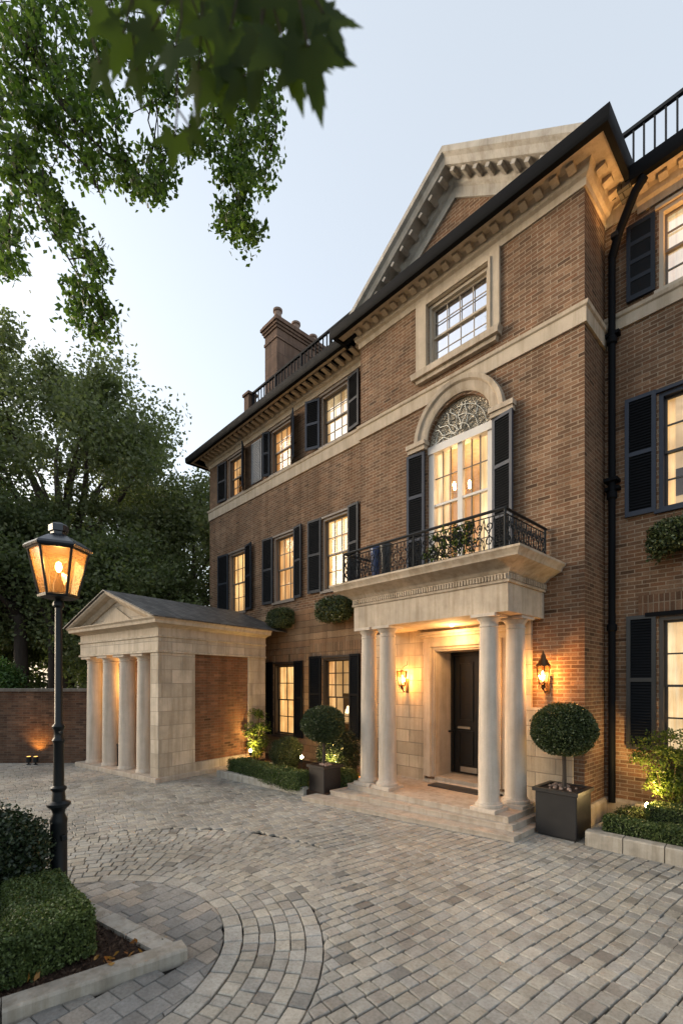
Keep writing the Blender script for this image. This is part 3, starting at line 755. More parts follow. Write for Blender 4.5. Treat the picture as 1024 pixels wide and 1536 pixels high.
wn = window(*TOP[2],WY,3,(2,2),CURB,GLM); shutter(wn,-9.28,-8.86,7.99,9.24,WY,R_(20),'r',SHUTB); shutter(wn,-7.84,-7.42,7.99,9.26,WY,R_(8),'l')
w = MB(); w.box(-11.95,-11.42,WY-.05,WY-.005,8.02,9.22)
for k in range(24): w.box(-11.9,-11.47,WY-.068,WY-.05,8.05+k*.048,8.05+k*.048+.03)
o_ = w.build('shutter', SHUTG, H); o_['label'] = 'pale grey louvred shutter folded flat on the wall'
# right wing windows
wn = window(*RW[0],RY,3,(2,2),CURB,GLM,frame=WOODB,sash=SASHD,mw=.012); shutter(wn,-2.2,-1.83,7.93,9.08,RY,R_(3),'r',SHUT,SLAT,True,(.27,.5,.74))
wn = window(*RW[1],RY,3,(2,2),CURS,GLS,frame=SHUTB,sash=SASH,mw=.012,room=(.16,WALLC)); shutter(wn,-2.22,-1.82,4.64,6.44,RY,R_(4),'r',SHUTB)
wn = window(*RW[2],RY,2,(2,2),CURB,GLS,frame=SASH,sash=SASH,mw=.012); shutter(wn,-2.2,-1.82,1.1,3.12,RY,R_(4),'r',PLANT)
for (a,b,c,d) in RW:
    shutter(wn, b+.03, b+.42, c, d, RY, R_(4), 'l', SHUT)
w = MB(); w.box(-1.95,-.6,RY-.07,RY+.05,3.09,3.15); w.build('lintel', GUT, H)
# bay top window with moulded surround
wn = window(-5.27,-4.03,8.02,9.2,BY,4,(2,2),BLIND,GLR,frame=WOODB,sash=WOODB,lining=.07,sill=False,mw=.005)
w = MB()
for (a, b) in ((-5.54,-5.28),(-4.02,-3.82)): w.box(a,b,BY-.05,BY+.02,8.02,9.36)
w.box(-5.275,-4.025,BY-.048,BY+.02,9.21,9.358)
for (a, b) in ((-5.34,-5.285),(-4.015,-3.97)): w.box(a,b,BY-.075,BY-.052,8.02,9.27)
w.box(-5.283,-4.017,BY-.073,BY-.05,9.22,9.27)
w.build('window_surround', STT, wn)
w = MB(); w.prism([(-5.58,7.88),(-3.80,7.88),(-3.80,7.93),(-3.77,8.0),(-5.61,8.0),(-5.58,7.93)], BY-.15, BY+.05, 'Y'); w.prism([(-5.5,7.80),(-3.87,7.80),(-3.84,7.878),(-5.53,7.878)], BY-.09, BY+.05, 'Y'); w.build('sill', ST, wn)

# arched french window above the portico
fr = MB(); Y0 = BY+.05
x0, x1, zt = AX-AR, AX+AR, 6.55
for a, b in ((x0,x0+.12),(x1-.12,x1)): fr.box(a,b,Y0,Y0+.12,3.9,6.42)
fr.box(x0,x1,Y0-.03,Y0+.12,6.42,6.56); fr.box(AX-.05,AX+.05,Y0+.01,Y0+.1,3.9,6.42)
fr.box(x0+.12,x1-.12,Y0+.02,Y0+.1,5.42,5.46); fr.box(x0+.12,AX-.05,Y0+.02,Y0+.1,3.9,4.15); fr.box(AX+.05,x1-.12,Y0+.02,Y0+.1,3.9,4.15)
aw = fr.build('arched_window', WHT, H)
s = MB()
for (a, b) in ((x0+.12,AX-.05),(AX+.05,x1-.12)):
    for k in (1,2): x = a+(b-a)*k/3; s.box(x-.008,x+.008,Y0+.04,Y0+.07,4.15,6.42)
    for z in (4.62,5.05,5.95): s.box(a,b,Y0+.045,Y0+.065,z-.008,z+.008)
s.build('muntin', SASHD, aw)
q = MB(); q.quad((x0+.1,Y0+.08,3.95),(x1-.1,Y0+.08,3.95),(x1-.1,Y0+.08,6.45),(x0+.1,Y0+.08,6.45)); q.build('pane', GLS, aw, recalc=False)
# fanlight: pierced fretwork
fm, fnt, fo = nm('fretwork_glass'); tc = N(fnt,'ShaderNodeTexCoord'); vo = N(fnt,'ShaderNodeTexVoronoi', feature='DISTANCE_TO_EDGE'); vo.inputs['Scale'].default_value = 17
mp = N(fnt,'ShaderNodeMapping'); mp.inputs['Scale'].default_value = (1,1,1.7); mp.inputs['Rotation'].default_value = (0,.7,0); L(fnt, tc.outputs['Object'], mp.inputs[0]); L(fnt, mp.outputs[0], vo.inputs['Vector'])
c_ = ramp(fnt, vo.outputs['Distance'], [(.02,(.06,.05,.04)),(.08,(.40,.34,.25)),(.25,(.66,.58,.46))])
prin(fnt, fo, c_, .35, .2, bump(fnt, vo.outputs['Distance'], 1, .05), .6)
q = MB(); P = [(AX+AR*math.cos(PI*i/na), 6.56+(AR)*math.sin(PI*i/na)) for i in range(na+1)]; q.prism(P, Y0+.03, Y0+.05, 'Y'); fan = q.build('fanlight', fm, aw)
w = MB()
for i in range(11):
    t = PI*(i+.5)/11; 
    pts = []
    for k in range(9):
        rr = .1+.06*k; tt = t+.10*math.sin(k*1.1+(i%2)*PI); pts.append((AX+rr*math.cos(tt), Y0+.015, 6.57+rr*math.sin(tt)))
    w.tube(pts, .009, 5)
for rr in (.2,.36,.52):
    w.tube([(AX+rr*math.cos(PI*i/20), Y0+.015, 6.57+rr*math.sin(PI*i/20)) for i in range(21)], .008, 5)
w.build('fretwork', STEEL, aw)
# stone archivolt
w = MB(); prof = [(AR-.01,BY+.05),(AR-.01,BY-.03),(AR+.05,BY-.06),(AR+.14,BY-.06),(AR+.17,BY-.10),(AR+.24,BY-.11),(AR+.25,BY+.02)]; k = len(prof); nb = 40; b0 = len(w.v)
for i in range(nb+1):
    t = PI*i/nb
    for r, y in prof: w.v.append((AX+r*math.cos(t), y, AZ+.06+r*math.sin(t)))
for i in range(nb):
    for j in range(k): l = (j+1)%k; w.f.append((b0+i*k+j,b0+i*k+l,b0+(i+1)*k+l,b0+(i+1)*k+j))
w.f.append(tuple(range(b0,b0+k))); w.f.append(tuple(b0+nb*k+j for j in reversed(range(k))))
for s_ in (-1,1):
    a, b = sorted((AX+s_*(AR-.02), AX+s_*(AR+.42))); w.box(a,b,BY-.13,BY+.03,6.60,6.68); w.box(a+.02,b-.02,BY-.10,BY+.03,6.52,6.598)
w.build('archivolt', ST, aw, smooth=True)
shutter(aw, -5.74,-5.34,3.93,6.5,BY-.01,R_(5),'r',SHUTB,SLAT,False,(.36,.68)); shutter(aw,-3.94,-3.54,3.93,6.52,BY-.01,R_(12),'l',SHUTB,SLAT,False,(.36,.68))
# room behind
ROOM = stone_mat('warm_plaster', (.75,.62,.45), var=.1); w = MB()
rx0, rx1, ry0, ry1, rz0, rz1 = -6.6,-2.9,BY+.26,BY+3.2,3.88,6.9
w.quad((rx0,ry1,rz0),(rx1,ry1,rz0),(rx1,ry1,rz1),(rx0,ry1,rz1)); w.quad((rx0,ry0,rz0),(rx0,ry1,rz0),(rx0,ry1,rz1),(rx0,ry0,rz1)); w.quad((rx1,ry0,rz0),(rx1,ry1,rz0),(rx1,ry1,rz1),(rx1,ry0,rz1))
w.quad((rx0,ry0,rz1),(rx1,ry0,rz1),(rx1,ry1,rz1),(rx0,ry1,rz1)); w.quad((rx0,ry0,rz0),(rx1,ry0,rz0),(rx1,ry1,rz0),(rx0,ry1,rz0))
w.quad((rx0,ry0,rz0),(AX-AR,ry0,rz0),(AX-AR,ry0,rz1),(rx0,ry0,rz1)); w.quad((AX+AR,ry0,rz0),(rx1,ry0,rz0),(rx1,ry0,rz1),(AX+AR,ry0,rz1))
room = w.build('interior_room', ROOM, H, recalc=False)
w = MB()
for z in (4.4,4.9,5.5): w.box(-6.3,-4.9,ry1-.03,ry1-.01,z,z+.04)
for x in (-6.3,-5.6,-4.9): w.box(x,x+.05,ry1-.04,ry1-.015,4.4,5.9)
w.box(-6.55,-5.7,ry1-.5,ry1-.1,3.9,4.8); w.build('panelling', SASHD, room)
def chand(x, y, z, s=1.):
    m = MB(); m.tube([(x,y,rz1),(x,y,z+.1)], .008, 5); m.lathe(x,y,[(.02,0),(.05,.04),(.02,.1)],10,z)
    for i in range(6):
        t = i*PI/3; m.tube([(x,y,z+.03),(x+.09*s*math.cos(t),y+.09*s*math.sin(t),z-.02),(x+.17*s*math.cos(t),y+.17*s*math.sin(t),z+.05)], .007, 5)
    o = m.build('chandelier', BRASS, room)
    b = MB()
    for i in range(6):
        t = i*PI/3; b.lathe(x+.17*s*math.cos(t), y+.17*s*math.sin(t), [(.01,0),(.028,.02),(.03,.06),(.01,.1)], 8, z+.05)
    b.build('candle_bulb', BULB, room)
    point('chandelier_light', (x,y,z-.12), 13, (1,.62,.30), .1)
chand(-5.15,BY+.95,5.98); chand(-4.45,BY+1.0,6.05)
w = MB()   # sheer curtain at both sides of french window
for (a, b) in ((x0-.05,x0+.26),(x1-.42,x1+.05)):
    n = 22; P = [(a+(b-a)*i/n, Y0+.26+.03*math.sin(i*1.5)) for i in range(n+1)]
    for i in range(n): w.quad((*P[i],3.9),(*P[i+1],3.9),(*P[i+1],6.6),(*P[i],6.6))
w.build('curtain', CURB, aw, recalc=False)
w = MB(); w.box(AX-.35,AX+.25,BY+.75,BY+1.05,3.92,4.62); w.lathe(AX+.02,BY+.9,[(.09,0),(.15,.02),(.10,.24)],16,4.86); w.build('lamp_shade', CURB, room)

# ---- portico
EX0, EX1, EY = -6.1, -3.1, 6.09
por = MB()
por.box(EX0,EX1,EY,BY+.001,3.1,3.50)
port = por.build('portico', ST, H)
w = MB(); hh = [(0,3.502),(.025,3.502),(.035,3.53),(.02,3.53),(.02,3.63),(.06,3.66),(.10,3.70),(.18,3.74),(.27,3.78),(.28,3.82),(.33,3.87),(.33,3.90),(0,3.90)]
w.sweep([(EX0,BY-.005),(EX0,EY),(EX1,EY),(EX1,BY-.005)], hh); w.build('canopy_cornice', ST, port, smooth=True)
w = MB(); w.box(EX0+.001,EX1-.001,EY+.001,BY-.006,3.55,3.896); w.build('balcony_floor', ST, port)
n = 62; w = MB()   # egg and dart strips
for i in range(n):
    x = EX0+(EX1-EX0)*(i+.5)/n; w.box(x-.014,x+.014,EY-.045,EY-.018,3.545,3.618)
w.box(EX0,EX1,EY-.0205,EY-.018,3.54,3.545); w.build('carved_moulding', ST, port); n = 20
for xa in (EX1+.018, EX0-.045):
    w = MB()
    for i in range(n):
        y = EY+(BY-EY)*(i+.5)/n; w.box(xa,xa+.027,y-.014,y+.014,3.545,3.618)
    w.build('carved_moulding', ST, port)
def column(x, y, r, z0, z1, parent, mat, cap=.15):
    m = MB(); b = .0
    m.cbox(x-r*1.33,x+r*1.33,y-r*1.33,y+r*1.33,z0,z0+.055,.006)
    pr_ = [(r*1.28,.056),(r*1.32,.075),(r*1.28,.10),(r*1.15,.11),(r*1.12,.125),(r*1.05,.14)]
    h = z1-z0
    for i in range(9):
        t = i/8; pr_.append((r*(1.02-.16*t**1.6), .15+(h-cap-.19)*t))
    rt = r*.86; pr_ += [(rt*1.07,h-cap-.035),(rt*1.07,h-cap-.015),(rt,h-cap-.01),(rt,h-cap+.03),(rt*1.12,h-cap+.05),(rt*1.3,h-cap+.085),(rt*1.36,h-cap+.1)]
    m.lathe(x,y,pr_,32,z0); m.cbox(x-rt*1.5,x+rt*1.5,y-rt*1.5,y+rt*1.5,z1-.048,z1-.001,.005)
    return m.build('column', mat, parent, smooth=True)
for x, y, r in ((-5.88,6.27,.15),(-5.43,6.27,.155),(-3.475,6.27,.15),(-3.32,6.78,.155)): column(x, y-.02, r, .25, 3.1, port, STC)
# steps: slightly bowed treads
def bow(pts): return pts
def step(x0, x1, yl, yr, dip, z0, z1, nm_='step'):
    m = MB(); n = 16; P = []
    for i in range(n+1):
        t = i/n; P.append((x0+(x1-x0)*t, yl+(yr-yl)*t-dip*4*t*(1-t)))
    poly = P+[(x1,BY-.07),(x0,BY-.07)]
    m.prism(poly, z0, z1-.02)
    # nosing
    P2 = [(a,b-.012) for a,b in P]; m.prism(P2+[(x1+.012,BY-.07),(x0-.012,BY-.07)], z1-.02, z1); return m
st = step(-6.55,-2.9,5.22,5.86,.02,0,.075).build('steps', STEP, H)
step(-6.28,-3.02,5.66,6.06,.02,.075,.16).build('step', STEP, st); step(-6.18,-3.10,6.0,6.10,.03,.16,.25).build('landing', STEP, st)
# stone facing, door surround and door
w = MB(); w.box(-6.95,-5.34,BY-.05,BY+.01,.2,3.1); w.box(-3.68,-3.28,BY-.05,BY+.01,.2,3.1); w.box(-3.28,-2.66,BY-.048,BY+.01,.2,1.72); w.box(-5.34,-3.68,BY-.05,BY+.01,2.96,3.1); w.build('ashlar_facing', STA, H)
w = MB()
for (a, b, y) in ((-5.34,-5.25,.07),(-5.25,-5.17,.10),(-5.17,-5.12,.06)):
    w.box(a,b,BY-y,BY+.02,.36,2.72+(-5.12-a)*1.0); aa, bb = -3.9+(-5.12-b), -3.9+(-5.12-a); w.box(aa,bb,BY-y,BY+.02,.36,2.72+(-5.12-a)*1.0)
    w.box(b if b > -5.13 else b, -3.9+(-5.12-b), BY-y+.001, BY+.02, 2.72+(-5.12-b), 2.72+(-5.12-a))
w.box(-5.42,-3.60,BY-.14,BY+.02,2.942,2.99); w.box(-5.46,-3.56,BY-.19,BY+.02,2.991,3.04)
for a, b in ((-5.12,-5.10),(-3.92,-3.90)): w.box(a,b,BY-.03,BY+.52,.36,2.72)
w.box(-5.10,-3.92,BY-.03,BY+.52,2.69,2.72); w.box(-5.12,-3.9,BY-.03,BY+.6,.2,.37)
w.build('door_surround', STT, H)
d = MB(); DX0, DX1, DY = -5.10, -3.92, BY+.50
d.box(DX0,DX1,DY,DY+.06,.39,2.69); door = d.build('door', DOOR, H)
w = MB()
for a, b in ((DX0+.02,DX0+.07),(DX1-.07,DX1-.02)): w.box(a,b,DY-.05,DY-.001,.4,2.68)
w.box(DX0+.07,DX1-.07,DY-.05,DY-.001,2.63,2.68)
w.box(-4.535,-4.485,DY-.022,DY-.001,.4,2.63)
for a, b in ((DX0+.16,-4.62),(-4.40,DX1-.16)):
    for c, e in ((.55,1.2),(1.38,2.5)):
        for (p, q_, r, s_) in ((a,a+.03,c,e),(b-.03,b,c,e),(a+.03,b-.03,c,c+.03),(a+.03,b-.03,e-.03,e)): w.box(p,q_,DY-.02,DY-.001,r,s_)
w.build('door_moulding', DOOR, door)
w = MB(); w.cbox(-4.95,-4.68,DY-.035,DY-.001,1.24,1.285); w.build('letter_plate', STEEL, door)
w = MB(); w.tube([(-5.03,DY-.002,1.18),(-5.03,DY-.09,1.18),(-5.16,DY-.10,1.17),(-5.2,DY-.10,1.15)], .018, 8); w.lathe(-5.03,DY-.02,[(.03,0),(.03,.05)],10,1.155); w.build('door_handle', IRON, door)
w = MB(); w.box(-4.9,-4.1,DY-.004,DY-.001,.42,.52); w.build('kick_plate', STEEL, door)
mt = MB().cbox(-5.05,-3.75,BY-.35,BY-.06,.251,.275,.008).build('door_mat', PLANT); tag(mt, 'black door mat on the landing in front of the dark front door', 'door mat')

# ---- balcony railing
rl = MB(); RX0, RX1, RYF, Z0, Z1 = -6.16, -3.06, 5.93, 3.90, 4.47
RX0 = -6.2
for (a, b) in (((RX0,RYF),(RX1,RYF)),((RX1,RYF),(RX1,BY-.02)),((RX0,RYF),(RX0,BY-.02))):
    rl.tube([(*a,Z1),(*b,Z1)], .022, 6); rl.tube([(*a,Z1-.07),(*b,Z1-.07)], .009, 5); rl.tube([(*a,Z0+.05),(*b,Z0+.05)], .012, 5)
for p in ((RX0,RYF),(RX1,RYF),(RX1,BY-.06),(RX0,BY-.06),(-4.6,RYF)): rl.tube([(*p,Z0),(*p,Z1)], .018, 6)
rail = rl.build('balcony_railing', IRON, H)
def scrolls(a, b):
    m = MB(); A, B = Vector(a), Vector(b); d = B-A; l = d.length; d.normalize(); n = max(1,int(l/.15)); st = l/n
    def P(u, z): q = A+d*u; return (q.x, q.y, z)
    for i in range(n):
        u0 = i*st; m.tube([P(u0,Z0+.05),P(u0,Z1-.07)], .006, 4)
        c = u0+st/2
        for s_, zc in ((1,Z0+.17),(-1,Z0+.38)):
            pts = []
            for k in range(15):
                t = k/14*2.2*PI; rr = .068*(1-.62*k/14); pts.append(P(c+s_*rr*math.cos(t), zc+s_*rr*math.sin(t)))
            m.tube(pts, .008, 4)
        m.tube([P(u0,Z0+.06),P(c-.03,Z0+.2),P(c+.03,Z0+.34),P(u0+st,Z1-.08)], .006, 4); m.tube([P(u0+st,Z0+.06),P(c+.04,Z0+.2),P(c-.04,Z0+.33),P(u0,Z1-.08)], .005, 4)
        m.tube([P(c,Z0+.05),P(c,Z1-.07)], .006, 4)
        for q in (.12,.24,.36): m.lathe(*(A+d*(c+.03*math.sin(q*30+i)))[:2],[(.004,0),(.016,.012),(.004,.026)],6,Z0+q)
    return m
scrolls((RX0,RYF),(RX1,RYF)).build('scrollwork', IRON, rail); scrolls((RX1,RYF),(RX1,BY-.06)).build('scrollwork', IRON, rail); scrolls((RX0,BY-.06),(RX0,RYF)).build('scrollwork', IRON, rail)

# ---- helper: scaled copies
def copy_tree(o, parent=None):
    c = o.copy(); COL.objects.link(c)
    if parent is not None: c.parent = parent
    for ch_ in list(o.children): copy_tree(ch_, c)
    return c

# blue pots on the balcony
def pot(x, y, h, r, mat, label):
    m = MB(); m.lathe(x,y,[(r*.6,0),(r*.7,.04),(r*.9,h*.7),(r,h-.05),(r*1.1,h-.045),(r*1.1,h),(r*.8,h-.001),(r*.75,h-.06)],16,3.897); o = m.build('balcony_pot', mat, smooth=True); tag(o, label, 'pot'); return o
BLUE = paint_mat('blue_glaze', (.035,.06,.16), .25)
pot(-5.66,6.2,.66,.10,BLUE,'slim glazed blue pot standing on the balcony behind the railing'); pot(-5.42,6.2,.64,.11,PLANT,'slim black pot standing on the balcony beside the left shutter')
# climbing plant on railing
cp = thing('climbing_plant', 'leafy climbing plant twining over the right part of the balcony railing', 'plant', (-3.7,6.02,3.9))
cen = [(-4.12+random.uniform(-.42,.5), 5.97+random.uniform(-.04,.12), 3.98+random.random()**.8*.5) for _ in range(95)]
cen = [c for c in cen if c[2] < 4.05+.62*max(0,1-abs(c[0]+3.85)/.7)]
leaf_mesh('foliage', cluster_pts(cen, .045, 22), np.full(0,.02) if False else None, LEAFY, cp) if False else None
P_ = cluster_pts(cen, .04, 16); leaf_mesh('foliage', P_, RNG.uniform(.016,.032,len(P_)), LEAFY, cp, asp=1.4)
w = MB()
for i in range(7):
    x = -4.4+i*.13; w.tube([(x,6.0,3.9),(x+.05,5.96,4.1),(x-.03,5.95,4.3),(x+.06,5.97,4.45)], .006, 5)
w.build('stem', TWIG, cp)

# ---- wall lanterns
def lantern(x, z, curl, label):
    t = thing('wall_lantern', label, 'wall lamp', (x,BY-.05,z), 0, 'wall lanterns beside the front door')
    y = BY-.22; m = MB(); n = 6
    rb, rt, zb, zt_ = .062, .105, -.12, .16
    for i in range(n):
        a = 2*PI*i/n; ca_, sa_ = math.cos(a), math.sin(a); a2 = 2*PI*(i+1)/n; cb, sb = math.cos(a2), math.sin(a2)
        m.tube([(x+rb*ca_,y+rb*sa_,z+zb),(x+rt*ca_,y+rt*sa_,z+zt_)], .0085, 5)
        m.tube([(x+rb*ca_,y+rb*sa_,z+zb),(x+rb*cb,y+rb*sb,z+zb)], .007, 5); m.tube([(x+rt*ca_,y+rt*sa_,z+zt_),(x+rt*cb,y+rt*sb,z+zt_)], .008, 5)
    m.build('frame', BRASS, t)
    r = MB()
    if curl: r.lathe(x,y,[(.115,0),(.075,.05),(.065,.08),(.042,.11),(.036,.15),(.018,.18),(.012,.23)],12,z+zt_)
    else: r.tube([(x,y,z+zt_),(x+.01,y+.02,z+zt_+.06),(x-.02,y+.1,z+zt_+.10),(x-.01,BY-.05,z+zt_+.12),(x,BY-.05,z+zt_+.2)], .006, 6); r.lathe(x,y,[(.03,0),(.03,.02),(.01,.03)],6,z+zt_-.002)
    r.build('lamp_cap', BRASS, t, smooth=True)
    a = MB(); a.lathe(x,y,[(.01,-.20),(.03,-.17),(.02,-.14),(.05,-.11),(.052,-.10)],12,z); a.tube([(x,y,z-.16),(x,y+.05,z-.24),(x,BY-.06,z-.2),(x,BY-.05,z-.05)], .010, 6)
    for s_ in (-1,1): a.tube([(x+s_*(.05+.022*math.cos(k*.7)), y, z-.16+.028*math.sin(k*.7)) for k in range(9)], .006, 5)
    a.cbox(x-.035,x+.035,BY-.066,BY-.05,z-.26,z+.02,.004); a.build('bracket', BRASS, t, smooth=True)
    g = MB(); pts = [(rb*.9,zb),(rt*.93,zt_)]; g.lathe(x,y,pts,6,z); g.build('lamp_glass', GLL, t, recalc=True)
    b = MB(); b.lathe(x,y,[(.01,-.07),(.022,-.05),(.026,.0),(.022,.07),(.008,.09)],12,z); b.build('bulb', BULBW, t, smooth=True)
    point('wall_lantern_light', (x,y-.0,z+.01), 42, (1,.50,.16), .05); return t
lantern(-5.74,2.17,False,'open topped brass lantern on the pale stone wall left of the front door')
lantern(-3.02,2.2,True,'crowned brass lantern on the brick wall above the right topiary ball')
point('portico_added_glow', (-4.5,6.85,2.9), 13, (1,.56,.22), .1)  # added light for the warm glow under the portico, no real fixture
w = MB(); w.lathe(-4.5,6.85,[(.03,0),(.035,.02),(.035,.03)],16,3.068); o_ = w.build('added_glow_disc', BULBW, port)  # small glowing disc added to go with the light above

# ---- wall plants
def wall_plant(x, plane, z, rx, ry, rz, label, droop=0):
    t = thing('wall_planter', label, 'wall plant', (x,plane,z-rz), 0, 'evergreen clumps hung on the brick walls')
    m = MB(); m.tube([(x-rx*.6,plane-.02,z-rz*.5),(x-rx*.55,plane-ry,z-rz*.75),(x+rx*.55,plane-ry,z-rz*.75),(x+rx*.6,plane-.02,z-rz*.5)], .012, 5)
    for k in range(5): m.tube([(x-rx*.5+rx*k*.25,plane-.02,z-rz*.4),(x-rx*.45+rx*k*.22,plane-ry*.9,z-rz*.85)], .008, 4)
    m.build('basket', IRON, t)
    P = blob_pts((0,0,0),(1,1,1),6500,.6,.03); P = np.sign(P)*np.abs(P)**.72*np.array((rx*.92,ry*.92,rz*.9))+np.array((x,plane-ry*.95,z)); P[:,1] = np.minimum(P[:,1], plane-.01)
    if droop:
        k = RNG.random(len(P))**2; P[:,2] -= k*droop*np.abs((P[:,0]-x)/rx)**1.5; 
    P += RNG.normal(size=P.shape)*.022
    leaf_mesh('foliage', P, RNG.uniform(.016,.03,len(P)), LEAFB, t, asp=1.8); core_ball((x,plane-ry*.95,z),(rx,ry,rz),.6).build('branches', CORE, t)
wall_plant(-10.2,WY,3.84,.50,.26,.29,'smaller evergreen clump on the wing wall, nearer the pavilion roof')
wall_plant(-8.08,WY,3.84,.60,.27,.33,'larger evergreen clump on the wing wall, beside the portico canopy')
wall_plant(-1.45,RY,4.2,.46,.26,.24,'drooping evergreen clump on the right wing wall above the lower window',.32)

# ------------------------------------------------------------------ pavilion
TH = math.atan2(.8090*.7265+ -.5878*0, 1)  # placeholder, set below
# local +X = towards the right corner along the front, local +Y = inwards.
# camera-space front direction (leftwards) is 144 deg -> rightwards (-36 deg)
def cam2w(r, d): return (CAMR[0]*r+CAMD[0]*d, CAMR[1]*r+CAMD[1]*d)
fx, fy = cam2w(math.cos(R_(-36)), math.sin(R_(-36)))
prot = math.atan2(fy, fx); pc = cam2w(-3.87, 9.86)
pav = thing('stone_pavilion', 'small pale stone pavilion with gable, four columns and slate roof', 'pavilion', (pc[0],pc[1],0), prot)
class LP:  # local builder: verts stay local
    pass
def pbuild(m, name, mat, parent=pav, **k): return m.build(name, mat, None, **k)
def pb(m, name, mat, par=None, **k):
    o = m.build(name, mat, None, **k); o.parent = par or pav; return o
PWD, PDP, PZ0, PZE = 3.42, 3.15, .10, 2.76
pb(MB().cbox(-PWD-.08,.06,-.10,PDP,0,PZ0,.01), 'base_slab', STEP)
pb(MB().cbox(-.30,0,0,.93,PZ0,PZE,.008), 'corner_pier', STP)
pb(MB().cbox(-.30,0,2.55,PDP,PZ0,PZE,.008), 'rear_pier', STP)
m = MB(); m.box(-.26,-.04,.93,2.55,.30,PZE); m.box(-PWD+.02,-.31,1.05,1.3,PZ0,PZE); m.box(-PWD+.02,-PWD+.25,1.31,PDP,PZ0,PZE); m.box(-PWD+.26,-.31,PDP-.25,PDP-.02,PZ0,PZE); pb(m, 'brick_infill', BRP)
pb(MB().box(-.29,-.01,.932,2.548,PZ0,.30), 'wall_base', STP)
for t in (3.16,2.38,1.62,.86): 
    m = MB(); r = .195; zz = PZE-PZ0
    pr_ = [(r*1.12,0),(r*1.12,.04),(r*1.04,.06),(r*1.02,.08)]+[(r*(1.02-.13*(i/8)**1.5), .08+(zz-.24)*i/8) for i in range(9)]+[(r*.97,zz-.155),(r*.97,zz-.14),(r*.9,zz-.13),(r*.92,zz-.10),(r*1.15,zz-.055)]
    m.lathe(-t,.24,pr_,32,PZ0); m.cbox(-t-r*1.22,-t+r*1.22,.24-r*1.22,.24+r*1.22,PZE-.055,PZE-.001,.005); pb(m, 'column', STC, smooth=True)
m = MB(); loop = [(-PWD,PDP),(-PWD,0),(0,0),(0,PDP)]
m.sweep(loop, [(-.32,2.76),(.0,2.76),(.03,2.76),(.03,2.80),(0,2.81),(0,3.08),(.03,3.09),(.03,3.13),(-.32,3.13)]); pb(m, 'architrave', STP)
m = MB(); m.sweep(loop, [(-.3,3.131),(.0,3.131),(.0,3.29),(.05,3.32),(.10,3.34),(.20,3.36),(.21,3.42),(.25,3.46),(.25,3.475),(-.3,3.475)]); pb(m, 'cornice', STT)
pb(MB().box(-PWD+.03,-.03,.05,PDP-.02,2.86,3.0), 'ceiling', STT)
AXp, AZp = -PWD/2, 4.20
m = MB(); m.prism([(-PWD+.1,3.476),(-.1,3.476),(AXp,AZp-.22)], .03, .2, 'Y'); tym = pb(m, 'gable', STP)
m = MB(); m.prism([(AXp-.75,3.48),(AXp+.75,3.48),(AXp,3.86)], .0, .029, 'Y'); pb(m, 'gable_panel', STT, tym)
for sg in (-1,1):
    m = MB(); L_ = Vector((AXp+sg*(PWD/2+.27),0,3.45)); A_ = Vector((AXp,0,AZp)); d = (A_-L_).normalized(); nn = Vector((-d.z,0,d.x)) if sg < 0 else Vector((d.z,0,-d.x))
    prof = [(-.26,0),(-.26,-.04),(-.21,-.08),(-.08,-.095),(-.06,-.14),(-.01,-.19),(.1,-.19),(.1,0)]; k = len(prof)
    for base in (L_,A_):
        for y, q in prof:
            p = base+nn*q; t = (AXp-p.x)/d.x if base is A_ else (3.476-p.z)/d.z; p = p+d*t; m.v.append((p.x,y,p.z))
    for j in range(k): l = (j+1)%k; m.f.append((j,l,k+l,k+j))
    m.f.append(tuple(range(k))); m.f.append(tuple(k+j for j in reversed(range(k)))); pb(m, 'raking_cornice', STT, tym)
m = MB()
for sg in (-1,1):
    e = (AXp+sg*(PWD/2+.28), 3.468); a = (AXp, AZp+.01); u_ = .025
    q = [(e[0],-.30,e[1]),(a[0],-.30,a[1]),(a[0],PDP+.6,a[1]),(e[0],PDP+.6,e[1])]; b = len(m.v)
    m.v += q+[(x,y,z+u_) for x,y,z in q]; m.f += [(b,b+1,b+2,b+3),(b+4,b+7,b+6,b+5),(b,b+4,b+5,b+1),(b+1,b+5,b+6,b+2),(b+2,b+6,b+7,b+3),(b+3,b+7,b+4,b)]
pb(m, 'roof', SLATE)
m = MB(); m.cbox(-2.05,-1.92,.98,1.05,1.5,2.5,.01); lb = pb(m, 'wall_light', emit_mat('warm_strip', (1,.5,.12), 5))
def pw(x, y, z): c, s = math.cos(prot), math.sin(prot); return (pc[0]+c*x-s*y, pc[1]+s*x+c*y, z)
point('pavilion_light', pw(-1.95,.75,2.2), 11, (1,.5,.16), .08); point('pavilion_side_light', pw(.28,2.6,.35), 34, (1,.45,.12), .08)
# floor lantern in pavilion
fl = thing('floor_lantern', 'black floor lantern standing between the pavilion columns', 'lantern', pw(-2.0,.30,PZ0), prot)
m = MB()
for x in (-.07,.06):
    for y in (-.07,.06): m.box(x,x+.012,y,y+.012,0,.5)
m.cbox(-.08,.08,-.08,.08,0,.03,.004); m.cbox(-.08,.08,-.08,.08,.5,.53,.004); m.lathe(0,0,[(.07,0),(.03,.05),(.015,.07)],4,.53,PI/4); o = m.build('frame', IRON); o.parent = fl
m = MB(); m.box(-.064,.064,-.064,.064,.04,.49); o = m.build('lamp_glass', glass_mat('dark_lantern_glass', .15, (.2,.2,.22))); o.parent = fl
m = MB(); m.lathe(0,0,[(.025,0),(.025,.12)],10,.035); o = m.build('candle', STC); o.parent = fl

